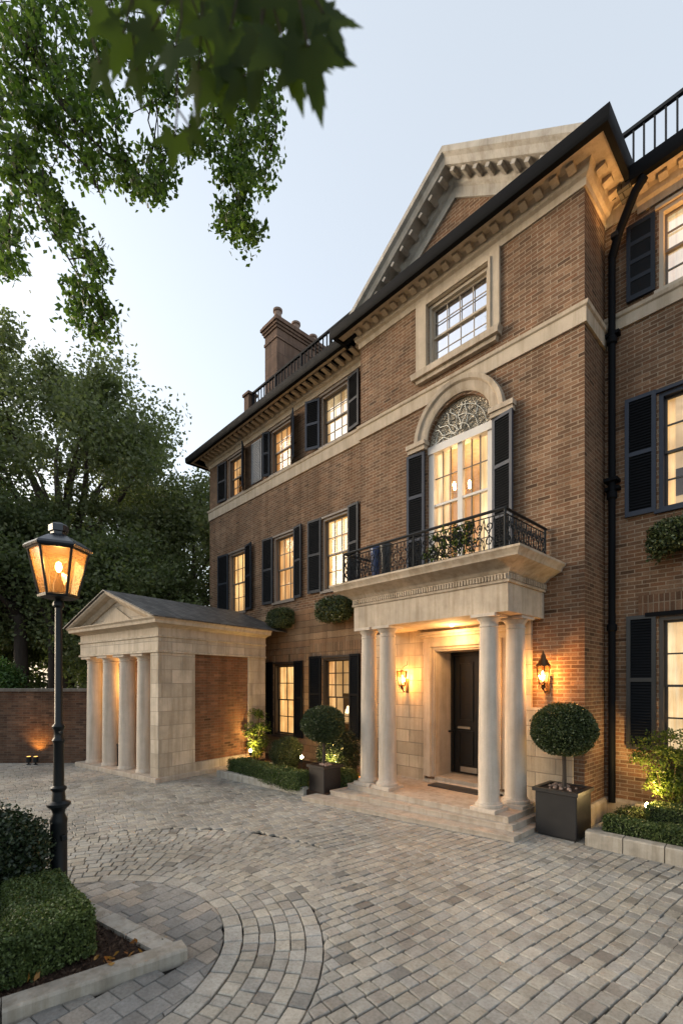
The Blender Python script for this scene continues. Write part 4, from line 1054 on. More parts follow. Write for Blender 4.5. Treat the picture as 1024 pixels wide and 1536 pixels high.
# ------------------------------------------------------------------ garden wall on the left
def W2(r, d, z=0): x, y = cam2w(r, d); return (x, y, z)
gw = thing('garden_wall', 'tall dark brick garden wall with stone coping left of the pavilion', 'wall', W2(-9,12.3))
gang = math.atan2(cam2w(1,0)[1], cam2w(1,0)[0])
m = MB(); m.box(-9,2.3,0,.34,0,1.88); o = m.build('wall', BRW); o.parent = gw; gw.rotation_euler.z = gang
m = MB(); m.cbox(-9.02,2.32,-.05,.39,1.88,1.96,.015); o = m.build('coping', stone_mat('dark_coping', (.16,.14,.12), var=.3)); o.parent = gw
m = MB(); m.box(-9,2.3,-.04,-.001,0,.14); o = m.build('wall_base', BRW); o.parent = gw
ul = thing('ground_uplight', 'pair of small black uplights glowing orange at the garden wall', 'uplight', W2(-7.95,12.0), gang)
for x in (-.09,.09):
    m = MB(); m.lathe(x,0,[(.05,0),(.05,.02),(.02,.03),(.02,.06),(.06,.07),(.065,.2),(.05,.21)],12); o = m.build('lamp_body', IRON); o.parent = ul
    m = MB(); m.lathe(x,0,[(.045,0),(.045,.004)],12,.212); o = m.build('lens', LENSD); o.parent = ul
pw_ = W2(-7.95,12.1); spot('garden_uplight', (pw_[0],pw_[1],.24), (W2(-7.95,12.3)[0],W2(-7.95,12.3)[1],1.0), 22, 110, (1,.45,.08), .04, 1)

# ------------------------------------------------------------------ street lamp
LX, LY = -5.32, 1.15
sp = thing('street_lamp', 'black cast iron lamp post with lit six sided lantern by the foreground bed', 'street lamp', (LX,LY,0))
m = MB()
m.lathe(LX,LY,[(.09,0),(.09,.05),(.077,.07),(.075,.70),(.08,.74),(.054,.80),(.062,.84),(.105,.88),(.108,.905),(.062,.93),(.055,1.02),(.07,1.04),(.072,1.06),(.049,1.08),(.044,1.5),(.058,1.53),(.041,1.56),(.041,1.63),(.055,1.65),(.057,1.67),(.036,1.70),(.031,2.85),(.05,2.87),(.05,2.9),(.035,2.93)],24)
post = m.build('post', LAMPI, sp, smooth=True)
m = MB()
for a in (0,PI): m.tube([(LX+.045*math.cos(a),LY+.045*math.sin(a),1.61),(LX+.11*math.cos(a),LY+.11*math.sin(a),1.62)], .012, 6)
m.build('ladder_rest', LAMPI, sp)
m = MB(); m.cbox(LX+.07,LX+.115,LY-.0,LY+.05,.55,.60,.004); m.build('lock_box', LAMPI, sp)
rb, rt, zb, zt = .165, .262, 2.97, 3.42; ph = R_(12)
def hexp(r, z, i): a = ph+2*PI*i/6; return (LX+r*math.cos(a), LY+r*math.sin(a), z)
m = MB()
for i in range(6):
    m.tube([hexp(rb,zb,i),hexp(rt,zt,i)], .0125, 6); m.tube([hexp(rb,zb,i),hexp(rb,zb,i+1)], .014, 6); m.tube([hexp(rt,zt,i),hexp(rt,zt,i+1)], .016, 6)
m.lathe(LX,LY,[(.03,-.05),(.05,-.03),(.18,-.02),(.185,.0),(.16,.012)],6,zb,ph); m.build('lantern_frame', LAMPI, sp)
m = MB(); m.lathe(LX,LY,[(.295,0),(.305,.02),(.285,.045),(.17,.115),(.085,.155),(.07,.16),(.07,.185),(.088,.19),(.088,.25),(.06,.27),(.01,.28)],6,zt,ph); m.build('lantern_roof', paint_mat('lamp_roof_black',(.02,.024,.03),.18), sp)
FROST, fnt, fo = nm('amber_lamp_glass'); t_ = N(fnt,'ShaderNodeBsdfTranslucent'); t_.inputs[0].default_value = (1,.55,.22,1); tr = N(fnt,'ShaderNodeBsdfTransparent'); tr.inputs[0].default_value = (1,.84,.60,1); gl = N(fnt,'ShaderNodeBsdfGlossy'); gl.inputs['Roughness'].default_value = .08
m1 = N(fnt,'ShaderNodeMixShader'); m1.inputs[0].default_value = .84; L(fnt,t_.outputs[0],m1.inputs[1]); L(fnt,tr.outputs[0],m1.inputs[2]); m2 = N(fnt,'ShaderNodeMixShader'); m2.inputs[0].default_value = .08; L(fnt,m1.outputs[0],m2.inputs[1]); L(fnt,gl.outputs[0],m2.inputs[2]); L(fnt,m2.outputs[0],fo.inputs[0])
m = MB()
for i in range(6): m.quad(hexp(rb*.97,zb,i),hexp(rb*.97,zb,i+1),hexp(rt*.97,zt,i+1),hexp(rt*.97,zt,i))
m.build('lantern_glass', FROST, sp, recalc=False)
m = MB(); m.lathe(LX,LY,[(.012,0),(.026,.025),(.03,.055),(.02,.09),(.006,.10)],14,zb+.24); m.build('bulb', BULB, sp, smooth=True)
m = MB(); m.lathe(LX,LY,[(.05,0),(.05,.10),(.035,.14),(.02,.22)],12,zb+.012); m.build('lamp_holder', IRON, sp, smooth=True)
point('street_lamp_light', (LX,LY,zb+.33), 5.5, (1,.56,.22), .05)

# ------------------------------------------------------------------ planters with topiary
def planter(x0, x1, y0, y1, h, mat, label, rotz=0):
    cx, cy = (x0+x1)/2, (y0+y1)/2; wx, wy = (x1-x0)/2, (y1-y0)/2
    random.seed(int(h*1000)); t = thing('planter_box', label, 'planter', (cx,cy,0), rotz, 'square planters flanking the portico steps')
    def lb_(m, n, mt): o = m.build(n, mt); o.parent = t; return o
    m = MB(); m.box(-wx+.03,wx-.03,-wy+.03,wy-.03,0,.03); m.cbox(-wx,wx,-wy,wy,.03,h-.05,.012); lb_(m, 'box', mat)
    m = MB(); e = .03
    m.box(-wx-e,wx+e,-wy-e,-wy+.03,h-.05,h); m.box(-wx-e,wx+e,wy-.03,wy+e,h-.05,h); m.box(-wx-e,-wx+.03,-wy+.03,wy-.03,h-.05,h); m.box(wx-.03,wx+e,-wy+.03,wy-.03,h-.05,h); lb_(m, 'rim', mat)
    m = MB(); m.box(-wx+.03,wx-.03,-wy+.03,wy-.03,h-.049,h-.015); lb_(m, 'soil', SOIL)
    m = MB()
    for k in range(26):
        a, b, r = random.uniform(-wx*.6,wx*.6), random.uniform(-wy*.6,wy*.6), random.uniform(.015,.035); m.lathe(a,b,[(r*.6,0),(r,.3*r),(r*.8,r),(r*.2,r*1.3)],7,h-.02)
    lb_(m, 'pebbles', CHP); return t
def topiary(x, y, z0, zc, rx, rz, n, label, pale=False):
    t = thing('topiary_tree', label, 'topiary', (x,y,z0), 0, 'clipped box balls in the square planters')
    m = MB(); m.tube([(x,y,z0-.03),(x+.008,y,z0+.2),(x,y,zc-rz*.6)], [.022,.02,.02], 10); m.tube([(x+.03,y+.015,z0-.03),(x+.02,y+.01,zc-rz*.6)], .010, 8)
    m.build('trunk', bark_mat('pale_stem', (.30,.24,.17)) if pale else BARK, t, smooth=True)
    P = blob_pts((x,y,zc),(rx*1.03,rx*1.03,rz*1.03),n,.84,.018)
    # a slightly flattened ball
    P += RNG.normal(size=P.shape)*.008; k_ = RNG.random(n) < .03; P[k_] += (P[k_]-np.array((x,y,zc)))*RNG.random((k_.sum(),1))*.09
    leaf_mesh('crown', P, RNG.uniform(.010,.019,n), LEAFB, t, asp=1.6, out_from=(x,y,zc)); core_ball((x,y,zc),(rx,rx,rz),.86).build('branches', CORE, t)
planter(-2.88,-2.33,6.44,6.98,.655,PLANT,'large plain black square planter right of the portico steps')
topiary(-2.60,6.71,.655,1.45,.42,.355,26000,'clipped box ball on a pale lit stem, right of the portico')
planter(-6.80,-6.36,5.58,6.0,.58,PLANTB,'smaller dark bronze square planter left of the portico steps')
topiary(-6.62,5.79,.58,1.33,.40,.335,20000,'clipped box ball on a brown stem, left of the portico')
spot('topiary_light', (-2.52,6.98,.72), (-2.6,6.8,1.2), 3, 120, (1,.6,.25), .02)

# ------------------------------------------------------------------ kerbs and beds
def kerb(path, wd, h, mat, seg=.55, z=0, name='kerb'):
    m = MB()
    for i in range(len(path)-1):
        a, b = Vector(path[i]), Vector(path[i+1]); d = b-a; l = d.length; d.normalize(); nr = Vector((d.y,-d.x)); n = max(1,round(l/seg)); s = l/n
        for k in range(n):
            p, q = a+d*(s*k+.005), a+d*(s*(k+1)-.005); jx = random.uniform(-.005,.005)
            c = .018; b0 = len(m.v)
            for base in (p, q):
                for u_, z_ in ((0,z-.03),(0,z+h-c),(-c*.4,z+h-c*.4),(-c,z+h),(-wd,z+h),(-wd,z-.03)):
                    w_ = base+nr*(u_+jx); m.v.append((w_.x,w_.y,z_+jx*.5))
            for j in range(6): t = (j+1)%6; m.f.append((b0+j,b0+t,b0+6+t,b0+6+j))
            m.f += [tuple(range(b0,b0+6)), tuple(b0+11-j for j in range(6))]
    return m.build(name, mat, kind='structure')
# foreground bed (outside is on the right-hand side of travel)
kerb([(-7.2,.74),(-3.55,1.565)][::-1] and [(-3.545,1.563),(-7.2,.74)], .17, .078, KERBL, .42)
kerb([(-4.0,-2.5),(-3.52,.45),(-3.376,1.592)], .15, .085, KERB, .85)
kerb([(-9.5,5.14),(-6.80,5.46)], .14, .15, KERBL, .95); kerb([(-9.55,6.9),(-9.5,5.14)], .14, .15, KERBL, .9)
kerb([(-2.22,6.42),(1.2,6.62)], .15, .19, KERB, .42); kerb([(-2.22,7.2),(-2.22,6.42)], .15, .19, KERB, .4)
m = MB(); m.prism([(-3.5,1.42),(-7.2,.58),(-7.2,-2.4),(-4.14,-2.4),(-3.66,.45)][::-1], -.03, .045); m.build('soil', SOIL, kind='structure')
m = MB(); m.prism([(-9.4,5.26),(-6.3,5.6),(-6.3,7.6),(-11.6,7.6),(-11.6,6.9),(-9.5,6.6)], -.03, .10); m.build('soil', SOIL, kind='structure')
m = MB(); m.prism([(-2.1,6.5),(1.3,6.7),(1.3,8.1),(-2.2,8.1)], -.03, .12); m.build('soil', SOIL, kind='structure')
# mulch chips and fallen leaves in the foreground bed
n = 15000; P = np.stack([RNG.uniform(-6.8,-3.55,n), RNG.uniform(-1.8,1.5,n), np.full(n,.05)+RNG.random(n)*.018],1)
P = P[np.array([in_poly(p[0]+.06,p[1]+.05,BED) and in_poly(p[0]+.12,p[1],BED) for p in P])]
chip = leaf_mat('bark_chips', [(.035,.02,.014),(.07,.04,.026),(.11,.07,.05),(.05,.03,.02)], .0, .9)
leaf_mesh('mulch_chips', P, RNG.uniform(.012,.032,len(P)), chip, None, asp=3.2, kind='stuff')
P = np.array([(-3.62+random.uniform(-.12,.1), 1.18+random.uniform(-.15,.15), .1) for _ in range(14)]+[(-3.9+random.uniform(-.2,.2), .3+random.uniform(-.4,.4), .1) for _ in range(24)])
leaf_mesh('fallen_leaves', P, RNG.uniform(.02,.035,len(P)), leaf_mat('dry_leaves', [(.30,.11,.02),(.38,.2,.05),(.2,.08,.03)], .2), None, asp=1.7, kind='stuff')

# ------------------------------------------------------------------ hedges and bushes
def hedge(boxes, n, ls, label, mat=LEAFH, name='hedge', group=None, rnd=.02):
    x = sum((b[0]+b[1])/2 for b in boxes)/len(boxes); y = sum((b[2]+b[3])/2 for b in boxes)/len(boxes); z = boxes[0][4]
    t = thing(name, label, 'hedge', (x,y,z), 0, group); PP = []; c = MB()
    ar = [2*((b[1]-b[0])*(b[5]-b[4])+(b[3]-b[2])*(b[5]-b[4]))+(b[1]-b[0])*(b[3]-b[2]) for b in boxes]
    for b, a in zip(boxes, ar):
        k = int(n*a/sum(ar)); wx, wy, wz = b[1]-b[0], b[3]-b[2], b[5]-b[4]
        fa = np.array([wx*wy, wx*wz, wx*wz, wy*wz, wy*wz]); f = RNG.choice(5, k, p=fa/fa.sum())
        u = RNG.random((k,3)); dpt = RNG.random(k)**2*.05
        u[:,2] = np.where(f == 0, 1-dpt/wz, u[:,2]); u[:,1] = np.where(f == 1, dpt/wy, np.where(f == 2, 1-dpt/wy, u[:,1])); u[:,0] = np.where(f == 3, dpt/wx, np.where(f == 4, 1-dpt/wx, u[:,0]))
        # rounded corners
        v = u*2-1; hs_ = np.array([wx,wy,wz])/2; q = v*hs_; r = min(.045, wx*.3, wy*.3, wz*.3); inn = hs_-r; cl = np.clip(q,-inn,inn); cl[:,2] = np.maximum(cl[:,2], q[:,2]*(q[:,2]<0))
        dlt = q-cl; ln = np.linalg.norm(dlt,axis=1,keepdims=True)+1e-9; q = cl+dlt/ln*np.minimum(ln,r)
        p = q+np.array([(b[0]+b[1])/2,(b[2]+b[3])/2,(b[4]+b[5])/2])
        p[:,2] += .012*np.sin(p[:,0]*9)+.010*np.sin(p[:,1]*11+p[:,0]*4); p += RNG.normal(size=p.shape)*rnd*.4; PP.append(p)
        c.box(b[0]+.045,b[1]-.045,b[2]+.045,b[3]-.045,b[4],b[5]-.045)
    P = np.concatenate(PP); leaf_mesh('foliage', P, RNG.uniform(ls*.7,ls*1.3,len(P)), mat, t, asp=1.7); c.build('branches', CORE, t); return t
hedge([(-4.02,-3.76,-.9,.62,.07,.41),(-4.9,-3.78,.62,1.06,.07,.41)], 60000, .0125, 'square clipped box hedge in the foreground bed', rnd=.02)
hedge([(-9.30,-6.86,5.32,5.66,.10,.40)], 24000, .016, 'long low rounded hedge behind the pale kerb left of the portico', LEAFH, rnd=.06)
hedge([(-2.08,.9,6.62,6.88,.12,.37)], 26000, .013, 'low clipped hedge along the kerb at the right edge', LEAFH)
hedge([(-1.72,-.6,7.12,7.5,.12,.50)], 12000, .013, 'taller clipped hedge block behind the low kerb hedge at right', LEAFH)
def bush(c, r, n, ls, mat, label, cat='bush', name='bush', lump=True, core=.7, shell=.7, noise_=.02):
    t = thing(name, label, cat, (c[0],c[1],max(0,c[2]-r[2]))); P = blob_pts(c, r, n, shell); P += RNG.normal(size=P.shape)*noise_; P[:,2] = np.maximum(P[:,2], .06)
    leaf_mesh('foliage', P, RNG.uniform(ls*.7,ls*1.3,n), mat, t, asp=1.6)
    m = MB()
    for i in range(7):
        a = i*.9; m.tube([(c[0]+.03*math.cos(a),c[1]+.03*math.sin(a),.06),(c[0]+r[0]*.35*math.cos(a),c[1]+r[1]*.35*math.sin(a),c[2]-r[2]*.3),(c[0]+r[0]*.7*math.cos(a),c[1]+r[1]*.7*math.sin(a),c[2]+r[2]*.4)], [.014,.009,.004], 5)
    m.build('stem', TWIG, t)
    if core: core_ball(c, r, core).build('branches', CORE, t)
    return t
bush((-5.28,.62,.48),(.46,.42,.42),26000,.018,LEAFK,'dark rounded bush at the left edge beside the lamp post',noise_=.035)
bush((-8.62,6.42,.50),(.36,.36,.36),15000,.014,LEAFB,'round clipped box ball in the bed between the two bright spotlights')
bush((-7.15,6.65,.62),(.50,.34,.52),15000,.018,LEAFK,'dark spreading bush in the bed just left of the portico columns',noise_=.04)
bush((-6.55,6.25,.22),(.34,.24,.2),8000,.016,LEAFH,'low green mound at the foot of the left portico columns',noise_=.03)
bush((-1.95,7.55,.2),(.24,.2,.13),4000,.013,LEAFB,'small low box mound near the drain pipe')
def shrub(c, r, n, ls, label):
    t = thing('shrub', label, 'shrub', (c[0],c[1],.1)); m = MB(); cen = []
    for i in range(26):
        a = random.uniform(0,2*PI); k = random.uniform(.2,1)**.6; zz = random.uniform(-.75,1)
        e = (c[0]+r[0]*k*math.cos(a)*math.sqrt(max(.1,1-zz*zz*.75)), c[1]+r[1]*k*math.sin(a)*math.sqrt(max(.1,1-zz*zz*.75)), c[2]+r[2]*zz)
        b = (c[0]+.04*math.cos(a), c[1]+.04*math.sin(a), .1); md = ((e[0]+b[0])/2, (e[1]+b[1])/2, b[2]+(e[2]-b[2])*.6)
        m.tube([b,md,e], [.012,.008,.003], 5); cen.append(e); cen.append(md)
    m.build('stem', TWIG, t); P = cluster_pts(cen, .075, n//len(cen)); leaf_mesh('foliage', P, RNG.uniform(ls*.7,ls*1.3,len(P)), LEAFY, t, asp=1.8)
shrub((-10.08,6.55,.83),(.26,.24,.55),3600,.028,'upright shrub lit from below beside the pavilion wall')
shrub((-1.55,7.66,.98),(.46,.3,.42),7500,.020,'golden lit shrub under the right lower window')
sb = MB().cbox(-2.0,-1.72,7.72,7.9,.24,.36,.01); o = sb.build('stone_block', KERB); tag(o, 'small stone block in the right bed below the dark shutter', 'stone block')
o = MB().cbox(-2.02,-1.7,7.70,7.92,.12,.238,.01).build('stone_plinth', KERB); tag(o, 'darker base stone under the small block in the right bed', 'stone block')
# bed spotlights on stakes
def bedspot(x, y, z, label, to, power, col=(1,.6,.22)):
    t = thing('garden_spotlight', label, 'spotlight', (x,y,.1), 0, 'small spotlights staked in the flower beds')
    m = MB(); m.tube([(x,y,.05),(x,y,z-.05)], .008, 6); m.lathe(x,y,[(.02,-.07),(.034,-.05),(.038,.0),(.03,.012)],12,z); m.build('lamp_body', IRON, t)
    m = MB(); m.lathe(x,y,[(.022,0),(.03,.02),(.022,.05),(.004,.07)],12,z+.012); m.build('lens', SPOTG, t, smooth=True)
    spot('garden_spotlight_light', (x,y,z+.12), to, power, 130, col, .03, .9); point('garden_spotlight_glow', (x,y-.02,z+.14), power*.12, col, .03)
bedspot(-9.86,6.25,.40,'bright bed spotlight beside the pavilion wall',(-10.1,6.6,1.3),32,(1,.66,.22))
bedspot(-7.72,6.15,.50,'bright bed spotlight between the box ball and the left topiary',(-8.0,7.0,1.6),34)
bedspot(-6.98,6.2,.38,'bed spotlight half hidden behind the bronze planter',(-7.05,6.8,.9),26,(1,.68,.2))
bedspot(-1.75,7.35,.40,'bed spotlight hidden below the golden shrub',(-1.7,8.1,1.9),42,(1,.62,.2))
# light washing the stone wall from ground level and eaves lights
bl = MB(); bl.lathe(-6.42,6.62,[(.05,0),(.05,.15),(.09,.16),(.09,.18),(.02,.2)],12,.1); o = bl.build('path_light', BRASS); tag(o, 'low mushroom path light glowing orange beside the left columns', 'path light')
point('path_light_glow', (-6.42,6.52,.24), 2.2, (1,.35,.08), .03)
def eave_light(x, y, z, to, power, label):
    t = thing('wall_washer', label, 'floodlight', (x,y,z), 0, 'small floodlights fixed high on the walls')
    m = MB(); m.cbox(x-.05,x+.05,y-.05,y+.03,z-.04,z+.03,.006); m.box(x-.012,x+.012,y+.03,y+.12,z-.01,z+.01); m.build('lamp_body', IRON, t)
    m = MB(); m.box(x-.035,x+.035,y-.035,y+.015,z+.031,z+.035); m.build('lens', SPOTG, t); spot('floodlight', (x,y,z+.06), to, power, 120, (1,.50,.15), .04, .8)
eave_light(-.9,RY-.12,8.0+.0,(-1.3,RY-.25,9.4),34,'small floodlight right of the top right window')
eave_light(XB1+.2,RY-.2,8.95,(XB1+.25,BY+.25,9.7),7,'small floodlight on the side of the projecting bay')

# ------------------------------------------------------------------ trees
def limb(m, a, b, r0, r1, bend=.12, n=6):
    a, b = Vector(a), Vector(b); d = b-a; pts = []; rs = []
    off = Vector((random.uniform(-1,1),random.uniform(-1,1),random.uniform(-.3,.6)))*d.length*bend
    for i in range(n+1):
        t = i/n; pts.append(a+d*t+off*math.sin(PI*t)); rs.append(r0+(r1-r0)*t)
    m.tube(pts, rs, 8); return pts
def big_tree(x, y, h0, crown, ncl, per, crad, ls, mat, bark, label, group=None, r0=.35, name='tree', fine=None, shell=.45):
    t = thing(name, label, 'tree', (x,y,0), 0, group); m = MB(); c, r = crown
    m.tube([(x,y,-.05),(x+.05,y,.6),(x-.05,y+.05,h0*.6),(x+.1,y,h0),(c[0],c[1],c[2]+r[2]*.3)], [r0*1.5,r0*1.1,r0*.9,r0*.75,r0*.15], 12)
    cen = []
    for i in range(ncl):
        d = RNG.normal(size=3); d /= np.linalg.norm(d); k = shell+(1-shell)*RNG.random()**.5
        lump = 1+.10*math.sin(d[0]*5+x)+.10*math.sin(d[2]*6+d[1]*4+y)
        cen.append(np.array(c)+d*k*lump*np.array(r))
    for i in range(0, ncl, max(1,ncl//34)):
        s_ = (x, y, h0+RNG.random()*(c[2]-h0)*.8); limb(m, s_, tuple(cen[i]), r0*.36, .03, .12)
    m.build('trunk', bark, t, smooth=True); P = cluster_pts(cen, crad, per); leaf_mesh('crown', P, RNG.uniform(ls*.7,ls*1.3,len(P)), mat, t, asp=1.7); return t
gp = 'tall trees beyond the garden wall'
def CW(r, d, z): x, y = cam2w(r, d); return (x, y, z)
c = CW(-13.2,21.5,9.6); b = CW(-11.5,19.5,0); big_tree(b[0],b[1],4.5,(c,(6.6,6.6,7.2)),420,420,.52,.085,LEAFT,BARK,'big spreading green tree behind the lamp, taller than the pavilion',gp,.33)
c = CW(-7.0,22.5,7.0); b = CW(-7.5,22.5,0); big_tree(b[0],b[1],3,(c,(4.6,4.6,4.9)),190,330,.45,.085,LEAFT,BARK,'rounded green tree behind the pavilion roof',gp,.26)
c = CW(-8.2,17.8,4.3); b = CW(-8.3,17.8,0); big_tree(b[0],b[1],1.5,(c,(3.8,2.4,2.9)),150,300,.45,.07,LEAFD,BARKD,'dark low tree directly behind the pavilion gable',gp,.18)
c = CW(-14.0,17.3,6.4); b = CW(-10.75,15.6,0); big_tree(b[0],b[1],4.2,(c,(4.6,3.0,2.9)),190,300,.5,.07,LEAFD,BARKD,'dark tree above the garden wall at the left edge',gp,.24)
c = CW(-10.4,17.2,5.4); b = CW(-9.55,15.4,0); big_tree(b[0],b[1],3.8,(c,(2.8,2.0,1.9)),100,280,.45,.07,LEAFD,BARKD,'slim trunked dark tree just left of the pavilion gable',gp,.17)
c = CW(-20,26,5.0); big_tree(c[0],c[1],2,(c,(6.5,4,6)),150,260,.7,.10,LEAFD,BARKD,'distant dark tree filling the gap at the far left',gp,.3)
c = CW(-11,27,3.6); big_tree(c[0],c[1],1.2,(c,(9,3,3.8)),170,260,.7,.10,LEAFD,BARKD,'distant dark tree seen between the trunks over the garden wall',gp,.3)
c = CW(-10.0,13.6,1.95); bush(c,(1.0,.6,.75),9000,.04,leaf_mat('laurel_leaves', [(.03,.07,.015),(.06,.12,.03),(.09,.16,.05)], .25),'bright green laurel shrub peering over the garden wall','shrub','shrub',noise_=.08)

# overhanging canopy (small leaves) : a tree standing left of the camera, its boughs cross the top of the view
def V_(px, py, d): r = (px-512)/700*d; z = 2.1+(1025-py)/700*d; x, y = cam2w(r, d); return (x, y, z)
tx, ty = cam2w(-8.6, 5.6)
ot = thing('overhanging_tree', 'tree outside the left edge whose small leaved boughs hang across the sky', 'tree', (tx,ty,0)); m = MB()
m.tube([(tx,ty,-.05),(tx,ty,.5),(tx+.1,ty+.1,4),(tx+.2,ty+.1,8),(tx+.2,ty,12)], [.36,.27,.23,.17,.05], 12)
bl_ = [
 [(-120,-60,6.2),(0,18,6.0),(60,105,6.0),(95,160,5.9),(126,198,5.8)],
 [(126,198,5.8),(165,235,5.9),(215,265,6.0),(245,262,6.0)],
 [(-60,150,5.6),(20,240,5.6),(70,330,5.6),(110,400,5.7),(150,470,5.7),(160,500,5.7)],
 [(210,-60,6.2),(226,60,6.2),(232,130,6.1),(222,180,6.1),(240,240,6.0)],
 [(300,-60,6.3),(330,80,6.3),(345,200,6.2),(355,290,6.2),(372,360,6.2)],
 [(360,-60,6.4),(400,90,6.4),(415,190,6.3),(395,270,6.3)],
 [(-90,300,5.4),(-20,340,5.4),(15,380,5.4),(10,410,5.4)],
 [(60,105,6.0),(90,210,5.9),(130,250,5.8),(150,290,5.8)]]
tr0 = (tx+.15,ty+.1,7.2); BOUGHS = []
for i, br_ in enumerate(bl_):
    pts = [V_(*p) for p in br_]; rr = .034 if i == 0 else .012
    if i in (0,2,3,4,5,6):
        pts = [(tr0[0],tr0[1],tr0[2]+i*.35), ((tr0[0]+pts[0][0])/2,(tr0[1]+pts[0][1])/2,max(tr0[2],pts[0][2])+.5)]+pts; rs = [.11,.075]+[rr*(1.25-.9*k/len(br_)) for k in range(len(br_))]
    else: rs = [rr*(1.2-.9*k/len(br_)) for k in range(len(br_))]
    m.tube(pts, rs, 7); fine = []
    for a_, b_ in zip([V_(*p) for p in br_][:-1], [V_(*p) for p in br_][1:]):
        for t in range(6): fine.append(tuple(a_[q]+(b_[q]-a_[q])*t/6 for q in range(3)))
    BOUGHS.append(fine)
# leaf masses: (px, py, spread px, count, distance)
reg = [(20,40,40,26,6.0),(25,130,42,30,5.9),(15,230,38,28,5.7),(10,330,32,18,5.5),(12,395,20,9,5.4),(85,30,40,24,6.0),(100,110,42,30,6.0),(75,200,38,26,5.9),(50,290,34,22,5.7),(95,340,28,16,5.7),(130,400,26,14,5.7),(120,445,18,9,5.7),(160,460,16,8,5.7),(150,495,13,6,5.7),(110,480,15,5,5.7),
 (140,160,36,24,5.9),(150,240,34,20,5.9),(195,262,26,14,6.0),(235,265,24,12,6.0),(235,285,15,6,6.0),(180,60,36,20,6.0),(215,110,26,12,6.1),(245,150,24,8,6.1),(250,215,20,8,6.0),
 (320,60,42,26,6.3),(385,60,34,18,6.4),(330,130,34,20,6.3),(395,150,28,18,6.3),(335,190,30,18,6.3),(385,210,27,16,6.3),(300,215,22,9,6.2),(350,260,28,18,6.2),(385,270,20,11,6.2),(352,320,24,14,6.2),(375,355,16,8,6.2),(340,345,12,4,6.2),(275,110,30,12,6.2),(150,10,50,20,6.1),(270,20,50,24,6.2),(330,10,50,20,6.3)]
cen = []
for px_, py_, s_, n_, dd in reg:
    for k in range(int(n_*1.15)):
        q = np.clip(RNG.normal(size=3),-1.5,1.5); cen.append(V_(px_+q[0]*s_*.64, py_+q[1]*s_*.64, dd+q[2]*.35))
BP = np.array([q for pts in BOUGHS for q in pts])
for k in range(0, len(cen), 2):   # side twigs grow from the nearest bough
    c_ = np.array(cen[k]); d_ = np.linalg.norm(BP-c_, axis=1); j = int(d_.argmin())
    if d_[j] < .95:
        a_ = Vector(BP[j]); b_ = Vector(c_); mid_ = (a_+b_)/2+Vector((random.uniform(-.05,.05),random.uniform(-.05,.05),.06)); m.tube([a_, mid_, b_], [.009,.006,.003], 4)
for k in range(0, len(cen), 3):   # little twigs
    c = Vector(cen[k]); m.tube([tuple(c+Vector((random.uniform(-.12,.12),random.uniform(-.12,.12),.16))), tuple(c), tuple(c+Vector((random.uniform(-.08,.08),random.uniform(-.08,.08),-.1)))], .0035, 4)
m.build('trunk', BARKD, ot, smooth=True)
P = cluster_pts(cen, .085, 27); leaf_mesh('crown', P, RNG.uniform(.026,.046,len(P)), LEAFC, ot, asp=1.5, up=-.3)

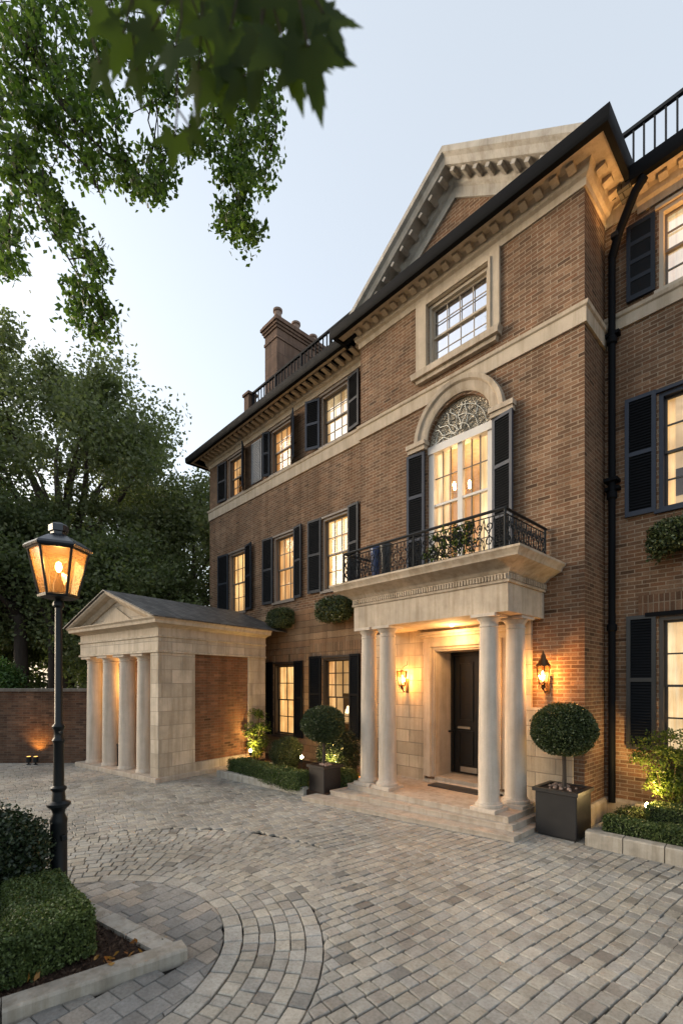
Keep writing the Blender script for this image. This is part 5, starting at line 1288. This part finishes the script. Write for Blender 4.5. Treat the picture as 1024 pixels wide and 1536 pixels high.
# near lobed leaves, out of focus at the top of the view
nb = thing('lobed_leaf_branch', 'dark branch of large lobed leaves hanging close at the top of the view', 'branch', V_(330,-150,1.05))
lobe = []
for i in range(5):
    a0 = [-2.15,-1.1,0,1.1,2.15][i]; ln = [.55,.82,1.0,.82,.55][i]
    for da, k in ((-.42,.50),(-.30,.62),(-.26,.56),(-.15,.80),(-.12,.74),(0,1.0),(.12,.74),(.15,.80),(.26,.56),(.30,.62),(.42,.50)): lobe.append((a0+da, ln*k if abs(da) < .4 else .40))
lobe = sorted(lobe); pts2 = [(r*math.sin(a), -r*math.cos(a)) for a, r in lobe]
def near_leaf(px_, py_, d, s, rx, ry, rz):
    from mathutils import Euler
    e = Euler((rx,ry,rz)); o_ = Vector(V_(px_,py_,d)); m_ = MB(); b = 0
    basis = Vector((CAMR[0],CAMR[1],0)); 
    V = []
    for k, sc_ in ((0,1),(1,.55)):
        for a, z in pts2:
            p = Vector((a*sc_, .10*abs(a*sc_)+.12*(z*sc_)**2, z*sc_)); p.rotate(e); V.append(o_+(basis*p.x+Vector((CAMD[0],CAMD[1],0))*p.y+Vector((0,0,1))*p.z)*s)
    cp_ = Vector((0,0,0)); V.append(o_); n = len(pts2); m_.v = [tuple(v) for v in V]
    for i in range(n-1): m_.f.append((i,i+1,n+i+1,n+i)); m_.f.append((n+i,n+i+1,2*n))
    # stalk
    st_ = MB(); top = Vector((0,-.02,.75)); top.rotate(e); tp = o_+(basis*top.x+Vector((CAMD[0],CAMD[1],0))*top.y+Vector((0,0,1))*top.z)*s
    o = m_.build('leaf', LEAFN, nb, recalc=False, smooth='all'); return o_, tp
tw = MB()
for (px_,py_,d,s,rx,ry,rz) in ((150,95,1.05,.075,.2,-.2,-.4),(185,50,1.0,.09,.3,.25,.5),(228,45,.98,.085,.2,.6,.2),(262,70,.96,.10,-.2,.1,-.3),(300,30,1.0,.10,.3,-.6,.3),(262,205,1.04,.068,.2,.15,.2),(285,190,1.06,.06,.4,-.5,-.6),(298,110,.98,.085,.3,.5,-.5),(345,45,.95,.12,.1,.2,.4),(328,120,.97,.09,.3,-.4,.1),(390,60,.93,.12,.2,.3,-.2),(425,60,.92,.13,0,-.35,.3),(462,70,.90,.12,.25,-.2,-.1),(485,20,.90,.10,-.1,-.5,.2),(400,-10,.95,.12,.2,.3,0),(345,-20,.95,.13,.1,.2,.4),(285,-20,1.0,.11,.2,.1,.2),(215,-20,1.0,.10,.2,-.3,.1),(450,-20,.9,.12,.1,.1,.1),(365,115,.96,.085,.3,.6,.3),(160,10,1.0,.08,.2,.5,.5),(205,105,1.02,.065,.4,.2,-.3)):
    a, b_ = near_leaf(px_,py_,d,s,rx,ry,rz); tw.tube([tuple(a), tuple(b_), tuple(b_+Vector((0,0,.10)))], .0022, 5)
tw.tube([V_(120,-60,1.0),V_(250,-75,1.0),V_(350,-80,.97),V_(480,-90,.93),V_(640,-160,.9),V_(900,-500,1.1)], [.004,.005,.006,.007,.009,.014], 7)
tw.build('twig', TWIG, nb)
